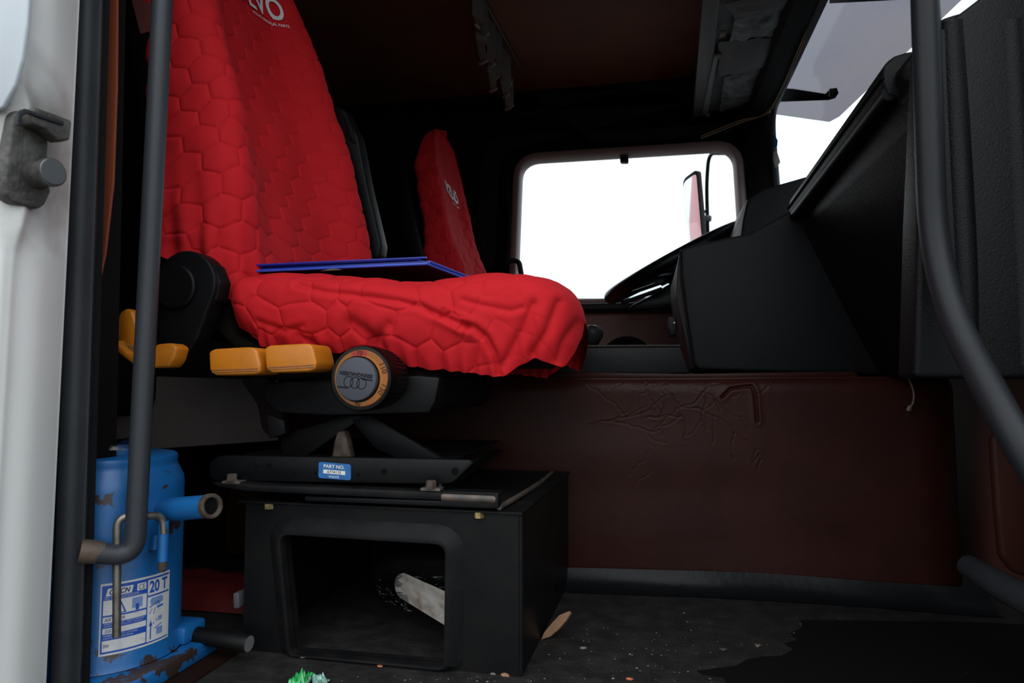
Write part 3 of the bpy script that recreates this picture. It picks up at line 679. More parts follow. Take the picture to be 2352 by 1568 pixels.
# gathers running up from the hem
hd = np.minimum(HS, HS[:, -1:]-HS)
d += 0.0026*(1-0.6*np.clip((u[:, None]-0.7)/0.15, 0, 1))*np.exp(-(hd/0.030)**2)*np.sin(ux/0.021*2*math.pi*0.75+1.6*lownoise((NX, NW), (14, 3), 13))
d += 0.0016*lownoise((NX, NW), (9, 9), 14)
PCd = rotz(PC+NC*(d*np.minimum(1, np.minimum(u, 1-u)/0.03+0.15)[:, None])[..., None], PIV, SY)
link_mesh('cushion_cover', grid_mesh('cushion_cover', PCd), M['red'], seat, 179)
bm = NB(); box(bm, (xs0+0.03, 1.0, 0.432), (xs1-0.09, 1.40, 0.50), 0.01); obj('cushion_pan', bm, M['black'], seat)
bm = NB(); pprism(bm, [(540, 770), (610, 800), (760, 815), (900, 840), (1010, 850), (1010, 872), (640, 872), (600, 850), (560, 820), (500, 760), (470, 745), (520, 700)], 0.985, 0.05, 0.004); obj('cushion_side', bm, M['dark'], seat)
# ---- recline hinge cover
hc = at(424, 652, 0.925)
out_ = [hc+Vector((0.052*math.cos(a), 0, 0.052*math.sin(a))) for a in np.linspace(math.radians(-28), math.radians(200), 28)]
out_ += [at(352, 760, 0.925), at(362, 845, 0.925), at(392, 856, 0.925), at(412, 842, 0.925), at(452, 778, 0.925)]
bm = NB(); prism(bm, out_, (0, 0.035, 0), 0.007, 3); hinge = obj('hinge_cover', bm, M['black'], seat, smooth=40)
bm = NB(); lathe(bm, [(0.0, 0.034), (-0.006, 0.034), (-0.0085, 0.0315), (-0.009, 0.0)], at(408, 660, 0.925), (0, 1, 0), 40); obj('hinge_boss', bm, M['black'], hinge, smooth=40)
bm = NB(); pprism(bm, [(470, 600), (492, 606), (506, 645), (498, 690), (478, 700)], 0.932, 0.03, 0.004); obj('hinge_lug', bm, M['black'], hinge)
# ---- levers
def lever(px, y, dy, bev, label, ridge=True):
    bm = NB(); pprism(bm, px, y, dy, bev, 4); lv = obj('lever', bm, M['orange'], seat, smooth=50, label=label)
    return lv
l1 = lever([(478, 808), (490, 801), (560, 797), (578, 797), (590, 803), (598, 840), (596, 856), (584, 860), (492, 862), (480, 850)], 0.895, 0.06, 0.006, 'left rectangular orange lever')
l2 = lever([(606, 800), (618, 793), (690, 789), (710, 789), (718, 796), (727, 835), (722, 849), (706, 853), (622, 856), (610, 846)], 0.895, 0.06, 0.006, 'right rectangular orange lever next to the dial')
for lv, (xa, xb, ya, yb) in ((l1, (488, 592, 850, 846)), (l2, (616, 720, 844, 838))):
    for k in range(2):
        bm = NB(); a_, b_ = at(xa, ya+5*k, 0.8948), at(xb, yb+5*k, 0.8948); tube(bm, [a_, b_], 0.0009, 8); obj('ridge', bm, M['orange_dk'], lv)
bm = NB(); pprism(bm, [(262, 775), (263, 742), (275, 716), (290, 707), (303, 714), (311, 742), (318, 790), (318, 812), (290, 806)], 0.880, 0.018, 0.004, 3)
pd = obj('paddle_lever', bm, M['orange'], seat, smooth=50, label='curved orange paddle lever half hidden by the grab handle')
bm = NB(); pprism(bm, [(253, 786), (262, 778), (272, 790), (292, 808), (318, 816), (345, 812), (358, 790), (392, 787), (406, 797), (398, 826), (386, 843), (355, 845), (325, 843), (300, 834), (270, 812)], 0.862, 0.03, 0.005, 3)
obj('paddle_rim', bm, M['orange'], pd, smooth=50)
bm = NB(); pprism(bm, [(270, 782), (318, 800), (358, 795), (385, 800), (370, 822), (330, 826), (290, 812)], 0.874, 0.02, 0.002, 2); obj('paddle_face', bm, M['orange_dk'], pd, smooth=50)
bm = NB(); tube(bm, [at(335, 800, 0.89), at(360, 790, 0.93)], 0.008); obj('paddle_shaft', bm, M['black'], pd)
# ---- weight dial
KY = 0.872; kc = at(824, 868, KY); kr = (at(896, 868, KY)-kc).length
kn = bm = NB(); lathe(bm, [(0.008, kr*0.97), (0.014, kr*1.0), (0.028, kr*1.0), (0.05, kr*0.96), (0.085, kr*0.90), (0.086, 0)], kc, (0, 1, 0), 60); dial = obj('weight_dial', bm, M['black'], seat, smooth=40, label='round weight adjusting dial with orange scale')
bm = NB()
for k in range(40):
    a = 2*math.pi*k/40; o = kc+Vector((math.cos(a)*kr*0.985, 0.030, math.sin(a)*kr*0.985)); tube(bm, [o, o+Vector((-math.cos(a)*kr*0.06, 0.045, -math.sin(a)*kr*0.06))], 0.0016, 6)
obj('grip_ribs', bm, M['black'], dial)
cc = at(818, 870, KY); cr_ = kr*0.665
bm = NB(); lathe(bm, [(0.007, kr*0.55), (0.0068, kr*0.60), (0.0068, kr*0.85), (0.0075, kr*0.865), (0.012, kr*0.87)], kc, (0, 1, 0), 60, closed=False); obj('scale_ring', bm, M['dial'], dial, smooth=40)
def arcpatch(bm, c, r0, r1, a0, a1, y, n=16):
    for k in range(n):
        p, q = a0+(a1-a0)*k/n, a0+(a1-a0)*(k+1)/n
        bm.faces.new([bm.verts.new(c+Vector((r*math.cos(a), y, r*math.sin(a)))) for r, a in ((r0, p), (r1, p), (r1, q), (r0, q))])
bm = NB(); arcpatch(bm, kc, kr*0.68, kr*0.85, math.radians(76), math.radians(113), 0.0066); flat('red_field', bm, M['dial_red'], dial)
for s_, ang, rr, hh in (('70', 93, 0.775, 0.0065), ('110', 22, 0.78, 0.0075), ('130', -27, 0.78, 0.0075), ('40', -97, 0.775, 0.0065)):
    a = math.radians(ang); o = kc+Vector((math.cos(a)*kr*rr, 0.0062, math.sin(a)*kr*rr))
    rd = Vector((math.cos(a), 0, math.sin(a))); tg = Vector((math.sin(a), 0, -math.cos(a)))
    bm = NB()
    text_to(bm, s_, 0.01, frame_fn(o, tg, rd) if ang > -60 else frame_fn(o, -tg if ang < -60 else tg, -rd), hei=hh, wid=hh*0.62*len(s_), bold=-0.004)
    flat('scale_number', bm, M['ink'], dial)
bm = NB(); lathe(bm, [(0.010, cr_*1.0), (0.001, cr_*1.0), (-0.0015, cr_*0.97), (-0.002, cr_*0.93), (-0.002, 0)], cc, (0, 1, 0), 60); capo = obj('dial_cap', bm, M['cap'], dial, smooth=40)
bm = NB(); lathe(bm, [(0.006, cr_*1.06), (0.0045, cr_*1.06), (0.0045, cr_*0.99)], cc, (0, 1, 0), 60, closed=False); obj('cap_groove', bm, M['void'], dial, smooth=40)
tilt = math.radians(-7); rv = Vector((-math.cos(tilt), 0, -math.sin(tilt))); uv_ = Vector((math.sin(tilt), 0, -math.cos(tilt)))
fn = frame_fn(cc+Vector((0, -0.0024, 0)), rv, uv_)
bm = NB(); text_to(bm, 'ISRINGHAUSEN', 0.01, fn, bold=0.03, wid=cr_*1.58, hei=cr_*0.19, ctr=(0, -cr_*0.20)); flat('lettering', bm, M['cap_dk'], capo)
# emblem: three linked ovals between two flanking bars
bm = NB()
def oval(cx, cy_, rx, ry, a0=0, a1=360, n=28, wd=0.0011):
    for k in range(n):
        a, b = math.radians(a0+(a1-a0)*k/n), math.radians(a0+(a1-a0)*(k+1)/n)
        bm.faces.new([bm.verts.new(fn(cx+math.cos(t)*(rx+s*wd/2), cy_+math.sin(t)*(ry+s*wd/2))) for t, s in ((a, -1), (a, 1), (b, 1), (b, -1))])
for dx in (-0.32, 0.0, 0.32): oval(dx*cr_, cr_*0.17, cr_*0.22, cr_*0.25)
for x0, x1, y_ in ((-0.82, -0.30, -0.06), (0.32, 0.84, 0.42)):
    bm.faces.new([bm.verts.new(fn(x*cr_, y*cr_)) for x, y in ((x0, y_), (x1, y_), (x1, y_+0.06), (x0, y_+0.06))])
flat('emblem', bm, M['cap_dk'], capo)
bm = NB(); lathe(bm, [(0.030, kr*1.03), (0.010, kr*1.03), (0.0035, kr*0.99), (0.0015, kr*0.92), (0.0025, kr*0.72)], kc, (0, 1, 0), 60, closed=False); obj('dial_cover', bm, M['lens'], dial, smooth=60, label='clear plastic rim of the dial')
# ---- suspension below the cushion
bm = NB(); pprism(bm, [(600, 880), (780, 868), (960, 862), (1010, 866), (1000, 920), (985, 948), (760, 954), (640, 948), (606, 920)], 0.965, 0.36, 0.004); obj('suspension_housing', bm, M['black_paint'], seat)
bm = NB(); pprism(bm, [(550, 870), (612, 866), (640, 900), (655, 985), (645, 1004), (618, 1004), (600, 985), (590, 930)], 0.995, 0.02, 0.003); obj('rear_bracket', bm, M['dark'], seat)
bm = NB(); pprism(bm, [(612, 950), (652, 965), (655, 995), (618, 1008)], 0.99, 0.01, 0.002); obj('bracket_plate', bm, M['dusty'], seat)
for nm, q in (('scissor_arm', [(640, 1000), (790, 954), (840, 954), (700, 1050), (650, 1050)]), ('scissor_arm', [(800, 960), (850, 952), (1030, 1062), (930, 1062), (860, 1030)])):
    bm = NB(); pprism(bm, q, 1.02, 0.02, 0.003); obj(nm, bm, M['black_paint'], seat)
bm = NB(); pprism(bm, [(760, 1056), (766, 1015), (774, 990), (790, 990), (798, 1015), (806, 1056)], 0.985, 0.02, 0.004, 3); obj('damper', bm, M['rust'], seat)
# base frame: front rail, flanges, side rail
fr = bm = NB(); pprism(bm, [(482, 1062), (500, 1047), (520, 1046), (800, 1050), (1078, 1056), (1086, 1064), (1040, 1108), (1012, 1112), (520, 1104), (486, 1102), (480, 1090)], 0.952, 0.012, 0.002, 2); rail = obj('base_rail', bm, M['black_paint'], seat)
for x, y, r_ in ((587, 1072, 5), (618, 1070, 8), (677, 1086, 4), (724, 1087, 4), (822, 1091, 5), (882, 1083, 7), (1045, 1082, 9)):
    bm = NB(); c = at(x, y, 0.9515); rr = r_*0.96/F; lathe(bm, [(0, rr), (0.0001, rr*0.5), (0.0002, 0)], c, (0, 1, 0), 20, closed=False); obj('hole', bm, M['void'], rail)
def at_z(px, py, z): return hit(px, py, plane_z(z))
zt_ = at(1000, 1112, 0.952).z
bm = NB(); prism(bm, [at(1012, 1110, 0.953), at(1022, 1128, 0.948), at(1060, 1100, 1.05), at(1158, 1034, 1.36), at(1140, 1030, 1.36), at(1086, 1062, 1.0)], (-0.004, 0.0, 0.0), 0.0); obj('side_rail', bm, M['black_paint'], seat)
bm = NB(); box(bm, (at(500, 1100, 0.95).x, 0.955, at(760, 1058, 0.955).z-0.004), (at(1010, 1100, 0.95).x, 1.36, at(760, 1058, 0.955).z), 0.001); obj('base_plate', bm, M['black_paint'], seat)
for (px, py) in ((533, 1096), (990, 1112)):
    c = at(px, py+8, 0.938); s_ = 0.96/F
    bm = NB(); box(bm, c+Vector((-24*s_, -0.004, -7*s_)), c+Vector((24*s_, 0.02, 0)), 0.001); fo = obj('foot_flange', bm, M['worn'], seat)
    bm = NB(); lathe(bm, [(0, 0.0098), (0.0015, 0.0098), (0.0016, 0.0078), (0.0095, 0.0078), (0.0105, 0.0065), (0.0105, 0)], c, (0, 0, 1), 6); obj('bolt', bm, M['rust'], fo, smooth=20)
bm = NB(); pprism(bm, [(588, 1112), (1020, 1130), (1020, 1150), (560, 1128), (500, 1118), (482, 1108), (540, 1106)], 0.935, 0.05, 0.003); obj('slide_rail', bm, M['dusty'], seat)
bm = NB(); tube(bm, [at(1016, 1140, 0.940), at(1140, 1146, 0.940)], 0.0062, 14); obj('slide_rod', bm, M['worn'], seat)
bm = NB(); pprism(bm, [(1016, 1128), (1146, 1132), (1146, 1138), (1016, 1134)], 0.936, 0.03, 0.001); pprism(bm, [(1016, 1150), (1140, 1152), (1140, 1168), (900, 1158), (700, 1150), (700, 1140)], 0.938, 0.03, 0.001); pprism(bm, [(1134, 1134), (1144, 1134), (1144, 1168), (1134, 1168)], 0.935, 0.03, 0.001); obj('slide_channel', bm, M['black_paint'], seat)
# part sticker
sc = [at(732, 1060, 0.9505), at(806, 1066, 0.9505), at(806, 1103, 0.9505), at(731, 1097, 0.9505)]
bm = NB(); prism(bm, round_poly(sc, 0.004, 4), (0, 0.0008, 0)); stk = obj('part_sticker', bm, M['sticker'], seat, label='small blue part number sticker on the seat rail')
so = (sc[0]+sc[1]+sc[2]+sc[3])/4+Vector((0, -0.0003, 0)); sr = (sc[1]-sc[0]).normalized(); su = (sc[0]-sc[3]).normalized(); sw = (sc[1]-sc[0]).length; sh = (sc[0]-sc[3]).length
f2 = frame_fn(so, sr, su)
bm = NB(); text_to(bm, 'PART NO.', 0.01, f2, bold=0.02, wid=sw*0.64, hei=sh*0.22, ctr=(-sw*0.02, sh*0.27)); text_to(bm, 'VOLVO', 0.01, f2, bold=0.01, wid=sw*0.33, hei=sh*0.13, ctr=(-sw*0.02, -sh*0.36)); flat('sticker_lettering', bm, M['sticker_wh'], stk)
bm = NB(); bm.faces.new([bm.verts.new(f2(x*sw, y*sh)) for x, y in ((-0.35, -0.19), (0.33, -0.19), (0.33, 0.05), (-0.35, 0.05))]); flat('number_strip', bm, M['sticker_wh'], stk)
f3 = frame_fn(so+Vector((0, -0.0003, 0)), sr, su)
bm = NB(); text_to(bm, '6774175', 0.01, f3, bold=0.005, wid=sw*0.42, hei=sh*0.16, ctr=(-sw*0.01, -sh*0.07)); flat('part_number', bm, M['ink'], stk)

# ---- driver's seat: same build, other side of the tunnel
def copy_part(o, parent):
    c = o.copy(); COL.objects.link(c); c.parent = parent
    for ch in list(o.children): copy_part(ch, c)
drv = seat.copy(); COL.objects.link(drv); drv['label'] = 'farther red quilted driver seat beside the bright side window'
keep = {'cushion_cover', 'back_shell', 'cushion_pan', 'suspension_housing', 'scissor_arm', 'base_plate', 'base_rail'}
for ch in list(seat.children):
    if ch.name.split('.')[0] in keep: copy_part(ch, drv)
dbk = link_mesh('backrest_cover', grid_mesh('backrest_cover', PD_), M['red'], None, 179)
dbk.data.transform(Matrix.Translation(-OFF[seat])); dbk.parent = drv; OFF[dbk] = OFF[seat]
back_letters(dbk, 0.010, 0.745, PD_)
drv.location = Vector(seat.location)+Vector((0.042, 1.25, -0.045))
bm = NB(); box(bm, (-0.58, 2.20, 0.0), (-0.18, 2.66, 0.19), 0.006)
tag(obj('seat_pedestal', bm, M['black_paint']), 'black pedestal under the driver seat across the tunnel', 'pedestal')

# ================================================================== PASSENGER SEAT PEDESTAL (open box)
pc = [at(562, 1150, 0.965), at(1199, 1180, 0.951)]
LBx = Vector((-0.603, 0.966, 0)); RBx = Vector((-0.171, 0.951, 0)); ex = (RBx-LBx).normalized(); ey = Vector((-ex.y, ex.x, 0)); HB = 0.220; DB = 0.445; WB = (RBx-LBx).length
ped = thing('seat_pedestal', 'black steel pedestal box with open front under the near passenger seat', 'pedestal', LBx+ex*WB/2+ey*DB/2)
def bx(u_, v_, z_): return LBx+ex*u_+ey*v_+Vector((0, 0, z_))
def bplane(d=0.0): return (LBx+ey*d, ey)
def pb(px, py, d=0.0): return hit(px, py, bplane(d))
hole_px = [(659, 1224), (1028, 1244), (1024, 1530), (690, 1500), (688, 1330), (660, 1330)]
open_ = round_poly([pb(656, 1223), pb(1030, 1246), pb(1026, 1520), pb(682, 1492)], [0.016, 0.016, 0.010, 0.010], 6)
bm = NB()
inn = [bm.verts.new(p) for p in open_]; ctr = sum(open_, Vector())/len(open_); outv = []
for p in open_:
    d_ = p-ctr; du = d_.dot(ex); dz = d_.z; cu = (ctr-LBx).dot(ex); k = 1e9
    if du > 1e-9: k = min(k, (WB-cu)/du)
    if du < -1e-9: k = min(k, -cu/du)
    if dz > 1e-9: k = min(k, (HB-ctr.z)/dz)
    if dz < -1e-9: k = min(k, -ctr.z/dz)
    outv.append(bm.verts.new(ctr+d_*k))
n = len(open_)
for i in range(n): bm.faces.new((inn[i], inn[(i+1) % n], outv[(i+1) % n], outv[i]))
for U_, Zz in ((0, 0), (0, HB), (WB, HB), (WB, 0)):
    cv = bx(U_, 0, Zz)
    for i in range(n):
        a, b = outv[i].co, outv[(i+1) % n].co; au, bu = (a-LBx).dot(ex), (b-LBx).dot(ex)
        oa = (abs(au-U_) < 1e-5, abs(a.z-Zz) < 1e-5); ob = (abs(bu-U_) < 1e-5, abs(b.z-Zz) < 1e-5)
        if (oa[0] and ob[1] and not oa[1] and not ob[0]) or (oa[1] and ob[0] and not oa[0] and not ob[1]):
            bm.faces.new((outv[i], outv[(i+1) % n], bm.verts.new(cv))); break
bmesh.ops.recalc_face_normals(bm, faces=bm.faces[:]); bmesh.ops.solidify(bm, geom=bm.faces[:], thickness=0.003)
obj('front_panel', bm, M['black_paint'], ped, smooth=20)
for nm, u0 in (('side_panel', 0.0), ('side_panel', WB-0.003)):
    bm = NB(); prism(bm, [bx(u0, 0.001, 0.0), bx(u0, DB, 0.0), bx(u0, DB, HB), bx(u0, 0.001, HB)], ex*0.003, 0.0); obj(nm, bm, M['black_paint'], ped, smooth=20)
bm = NB(); prism(bm, [bx(0, DB-0.003, 0), bx(WB, DB-0.003, 0), bx(WB, DB-0.003, HB), bx(0, DB-0.003, HB)], ey*0.003); obj('rear_panel', bm, M['black_paint'], ped, smooth=20)
bm = NB(); prism(bm, [bx(-0.010, -0.008, HB), bx(WB+0.002, -0.008, HB), bx(WB+0.004, DB, HB), bx(-0.010, DB, HB)], (0, 0, 0.0035), 0.001); obj('top_plate', bm, M['dusty'], ped, smooth=20)
# raised surround of the opening
def goff(poly, d):
    o = []
    for i in range(len(poly)):
        t = (poly[(i+1) % len(poly)]-poly[i-1]).normalized(); nn = ey.cross(t).normalized()
        if nn.dot(poly[i]-ctr) < 0: nn = -nn
        o.append(poly[i]+nn*d)
    return o
sh2 = lambda poly, d: [p+ey*d for p in poly]
bm = NB(); frame_loop(bm, [sh2(goff(open_, g), d_) for g, d_ in ((0.027, 0.001), (0.0255, -0.003), (0.009, -0.0155), (0.005, -0.0170), (0.001, -0.0165), (0.0, -0.012), (0.0, 0.012))])
for v in bm.verts:                                    # the surround dies away towards the floor
    if v.co.z < 0.004: v.co.z = 0.004
obj('opening_surround', bm, M['dusty'], ped, smooth=28)
# edge roll on the right front corner, folded rod on the right side top
bm = NB(); tube(bm, [bx(WB-0.001, -0.001, 0.004), bx(WB-0.001, -0.001, HB-0.002)], 0.0035, 10); obj('corner_fold', bm, M['black_paint'], ped)
bm = NB(); tube(bm, smooth_path([at(1146, 1165, 0.95), at(1190, 1140, 1.04), at(1240, 1108, 1.22), at(1268, 1085, 1.38)], 6), 0.004, 10); obj('release_rod', bm, M['worn'], ped)
for px, py in ((618, 1162), (1100, 1182)):
    c = pb(px, py, -0.004); bm = NB(); lathe(bm, [(-0.004, 0.007), (0.004, 0.007), (0.0041, 0.0)], c-Vector((0, 0, 0.0)), (0, 0, 1), 6); obj('bolt', bm, M['brass'], ped, smooth=20)
for (x, y, dx, dy_) in ((1101, 1330, 3, 4), (1105, 1391, 3, 2), (646, 1272, 2, 3), (1190, 1535, 6, 6)):
    bm = NB(); bm.faces.new([bm.verts.new(pb(x+a_, y+b_, -0.0006)) for a_, b_ in ((0, 0), (dx*0.4, 0), (dx, dy_), (dx*0.6, dy_))]); flat('paint_chip', bm, M['crumb'], ped)

# ================================================================== BOTTLE JACK
JY = 0.865; JA = at(245, 1400, JY); JR = (at(383, 1300, JY)-at(245, 1300, JY)).length*0.99
def jz(y): return at(383, y, JY).z
jack = thing('bottle_jack', 'blue hydraulic bottle jack with white label standing behind the white pillar', 'jack', (JA.x, JA.y, 0.003))
J0 = Vector((JA.x, JA.y, 0))
bm = NB(); box(bm, (JA.x-0.13, 0.770, 0.003), (-0.634, 0.950, 0.026), 0.004); obj('base_plate', bm, M['bluechip'], jack)
bm = NB(); lathe(bm, [(0.026, JR*1.06), (jz(1508), JR*1.05), (jz(1490), JR*1.0), (jz(1120), JR*1.0), (jz(1100), JR*0.985), (jz(1072), JR*0.90), (jz(1064), JR*0.885), (jz(1058), JR*0.90), (jz(1048), JR*0.885), (jz(1044), JR*0.84), (jz(1044)+0.001, 0)], J0, (0, 0, 1), 64)
body = obj('reservoir', bm, M['bluechip'], jack, smooth=40)
bm = NB(); zc0 = jz(1052); lathe(bm, [(zc0, JR*0.44), (zc0+0.012, JR*0.46), (zc0+0.020, JR*0.44), (zc0+0.021, JR*0.30), (zc0+0.018, 0)], J0, (0, 0, 1), 40); obj('ram_head', bm, M['bluechip'], jack, smooth=40)
bm = NB(); g0 = Vector((JA.x+0.012, JA.y-0.01, zc0+0.0225)); Pn = np.zeros((14, 14, 3))
for i in range(14):
    for j in range(14):
        a, r_ = 2*math.pi*i/13, JR*0.47*j/13; p = Vector((math.cos(a)*r_, math.sin(a)*r_, 0)); z = noise.noise(p*60)*0.010+(-0.010 if j == 13 else 0); Pn[i, j] = g0+p+Vector((0, 0, z*(1 if i not in (0, 13) else 0)))
bm.free(); link_mesh('plastic_wrap', grid_mesh('plastic_wrap', Pn), M['bag'], jack, 179, label='clear crumpled plastic over the jack head')
# pump socket
a, b = at(372, 1172, JY-0.01), at(482, 1162, JY-0.045); d_ = (b-a).normalized()
bm = NB(); tube(bm, [a, b-d_*0.002], [0.0165, 0.0150], 24); pump = obj('pump_socket', bm, M['bluechip'], jack, smooth=50)
bm = NB(); lathe(bm, [(-0.003, 0.0162), (0.005, 0.0162), (0.006, 0.014), (0.005, 0.0115), (-0.012, 0.0105), (-0.012, 0)], b, d_, 24, closed=False); obj('socket_rim', bm, M['rust'], pump, smooth=50)
bm = NB(); lathe(bm, [(-0.001, 0.0105), (-0.001, 0)], b+d_*0.0022, d_, 24, closed=False); obj('socket_bore', bm, M['void'], pump)
# hook rod in its clip
JF = 0.775
rodp = bend_path([at(268, 1462, JF), at(269, 1186, JF), at(330, 1184, JF+0.02), at(374, 1184, JF+0.045), at(376, 1225, JF+0.045)], 0.028, 8)
bm = NB(); tube(bm, rodp, 0.0050, 14); obj('hook_rod', bm, M['steel'], jack, smooth=60, label='grey steel hook rod hanging in front of the label')
bm = NB(); tube(bm, [at(376, 1196, JF+0.047), at(374, 1288, JF+0.047)], 0.0068, 14); tube(bm, [at(360, 1226, JF+0.055), at(357, 1260, JF+0.055)], 0.006, 12); clip = obj('rod_clip', bm, M['bluechip'], jack, smooth=50)
bm = NB(); tube(bm, [at(374, 1288, JF+0.047), at(373, 1304, JF+0.047), at(372, 1312, JF+0.047)], [0.0058, 0.0056, 0.004], 14); obj('clip_pin', bm, M['rust'], clip)
# release valve bar
a, b = at(418, 1452, 0.925), at(572, 1478, 0.915); d_ = (b-a).normalized()
bm = NB(); tube(bm, [a, a+d_*0.02, b-d_*0.002, b], [0.0105, 0.0118, 0.0122, 0.0112], 24); vb = obj('release_bar', bm, M['black_paint'], jack, smooth=40, label='dark steel release bar sticking out of the jack base')
bm = NB(); lathe(bm, [(0.0003, 0.0112), (0.0006, 0.0), ], b, d_, 24, closed=False); obj('bar_end', bm, M['steel_end'], vb)
bm = NB(); box(bm, (-0.70, 0.895, 0.026), (-0.652, 0.945, 0.052), 0.006); obj('valve_block', bm, M['bluechip'], jack)
# wrap-around label
phi0 = math.atan2(CAMPOS.y-JA.y, CAMPOS.x-JA.x)
lz0, lz1 = None, None
def cyl(s, z, d=0.0):
    a = phi0+s/JR; return J0+Vector((math.cos(a)*(JR+d), math.sin(a)*(JR+d), z))
# find arc lengths of the label edges by scanning the surface
def px_of(p):
    v = p-CAMPOS; dd = v.dot(FWD); return 1176+F*v.dot(RIGHT)/dd, 784-F*v.dot(UP)/dd
def s_for(px, z):
    lo_, hi_ = -JR*1.4, JR*1.4
    for _ in range(50):
        mid = (lo_+hi_)/2
        if px_of(cyl(mid, z))[0] < px: lo_ = mid
        else: hi_ = mid
    return (lo_+hi_)/2
def z_for(py, s):
    lo_, hi_ = 0.0, 0.35
    for _ in range(50):
        mid = (lo_+hi_)/2
        if px_of(cyl(s, mid))[1] > py: lo_ = mid
        else: hi_ = mid
    return (lo_+hi_)/2
sL = s_for(231, 0.08); zT, zB = z_for(1346, sL), z_for(1503, sL); sC = s_for(336.5, 0.08); sR = sC+(sC-sL)*0.62
LW, LH = sC-sL, zT-zB
def lab(u_, v_, d=0.0006): return cyl(sL+u_*LW, zB+v_*LH, d)       # u: 0..1 main column, 1..1.62 right column
def lpatch(bm, u0, v0, u1, v1, d, n=10):
    n = max(1, int(abs(u1-u0)*24)+1)
    for k in range(n):
        a, b = u0+(u1-u0)*k/n, u0+(u1-u0)*(k+1)/n
        bm.faces.new([bm.verts.new(lab(u_, v_, d)) for u_, v_ in ((a, v0), (b, v0), (b, v1), (a, v1))])
bm = NB(); lpatch(bm, -0.03, -0.03, 1.66, 1.03, 0.0006); lbl = flat('label', bm, M['label'], jack, label='white and blue load label wrapped round the jack')
bm = NB()
def fr_blue(u0, v0, u1, v1): lpatch(bm, u0, v0, u1, v1, 0.0009)
fr_blue(0.01, 0.0, 1.0, 0.028); fr_blue(0.01, 0.97, 1.62, 1.0); fr_blue(0.0, 0.0, 0.035, 1.0); fr_blue(0.975, 0.0, 1.0, 1.0); fr_blue(1.0, 0.0, 1.62, 0.02)
for v0, v1 in ((0.78, 0.97), (0.535, 0.56), (0.37, 0.45), (0.19, 0.285)): fr_blue(0.03, v0, 0.98, v1)
fr_blue(1.0, 0.705, 1.62, 0.73)
# warning triangle, arrow, pictogram blocks
def lpoly(pts, d=0.0009): bm.faces.new([bm.verts.new(lab(u_, v_, d)) for u_, v_ in pts])
lpoly([(0.30, 0.57), (0.52, 0.57), (0.41, 0.74)]); lpoly([(0.72, 0.565), (0.80, 0.565), (0.80, 0.66), (0.72, 0.66)])
lpoly([(1.085, 0.05), (1.115, 0.05), (1.115, 0.26), (1.085, 0.26)]); lpoly([(1.055, 0.25), (1.145, 0.25), (1.10, 0.34)])
lpoly([(1.20, 0.19), (1.42, 0.24), (1.42, 0.255), (1.20, 0.205)]); lpoly([(1.06, 0.53), (1.30, 0.60), (1.30, 0.62), (1.06, 0.55)]); lpoly([(1.26, 0.50), (1.44, 0.51), (1.44, 0.54), (1.26, 0.53)])
lpoly([(1.16, 0.42), (1.21, 0.52), (1.225, 0.52), (1.18, 0.42)]); lpoly([(1.05, 0.44), (1.12, 0.52), (1.135, 0.52), (1.07, 0.44)])
text_to(bm, '20 T', 0.01, lambda x, y: lab(x, y, 0.0010), bold=0.03, wid=0.52, hei=0.185, ctr=(1.30, 0.855))
flat('label_print', bm, M['label_blue'], lbl)
bm = NB()
lpoly([(0.35, 0.585), (0.47, 0.585), (0.41, 0.69)], 0.0012); 
for k in range(16):
    a_, b_ = k/16, (k+1)/16; lpoly([(0.08+0.54*a_, 0.845), (0.08+0.54*b_, 0.845), (0.12+0.54*b_, 0.955), (0.12+0.54*a_, 0.955)], 0.0012)
lpatch(bm, 0.74, 0.85, 0.955, 0.955, 0.0012)
for i, (s_, v_, w_) in enumerate((('OFF. MECC. COSTRUZIONI', 0.825, 0.72), ('VILLA DI SERIO (BG) ITALY', 0.797, 0.80), ('ANNO DI COSTRUZ. - YEAR OF MANUFAC.', 0.432, 0.88), ('ANNEE DE FABRICATION - BAUJAHR', 0.398, 0.84), ('NUMERO DI LOTTO - LOT CODE', 0.258, 0.72), ('LOT N. - LOSNUMMER', 0.222, 0.62))):
    text_to(bm, s_, 0.01, lambda x, y: lab(x, y, 0.0012), wid=w_, hei=0.019, ctr=(0.06+w_/2, v_), shear=0.2, bold=-0.002)
flat('label_white_print', bm, M['label'], lbl)
bm = NB()
text_to(bm, 'OMCN', 0.01, lambda x, y: lab(x, y, 0.0015), wid=0.44, hei=0.075, ctr=(0.37, 0.90), shear=0.25, bold=0.03); text_to(bm, 'CE', 0.01, lambda x, y: lab(x, y, 0.0015), wid=0.15, hei=0.075, ctr=(0.85, 0.902), bold=0.0)
flat('brand_lettering', bm, M['label_dk'], lbl); bm = NB()
text_to(bm, 'ART. 109', 0.01, lambda x, y: lab(x, y, 0.0010), wid=0.42, hei=0.050, ctr=(0.28, 0.492), bold=0.005); text_to(bm, '2009', 0.01, lambda x, y: lab(x, y, 0.0010), wid=0.22, hei=0.05, ctr=(0.19, 0.327), bold=-0.004); text_to(bm, '0W', 0.01, lambda x, y: lab(x, y, 0.0010), wid=0.12, hei=0.055, ctr=(0.12, 0.11), bold=0.005)
flat('batch_numbers', bm, M['label_dk'], lbl, kind='stuff')
bm = NB()
for u0, v0, u1, v1 in ((0.64, 0.60, 0.88, 0.755), (1.08, 0.58, 1.44, 0.66), (1.10, 0.62, 1.40, 0.68), (1.20, 0.55, 1.36, 0.60), (1.16, 0.27, 1.20, 0.30), (1.24, 0.30, 1.28, 0.33), (1.30, 0.30, 1.42, 0.37), (1.26, 0.09, 1.44, 0.20)): lpatch(bm, u0, v0, u1, v1, 0.0008)
flat('label_pictograms', bm, M['label_lt'], lbl)

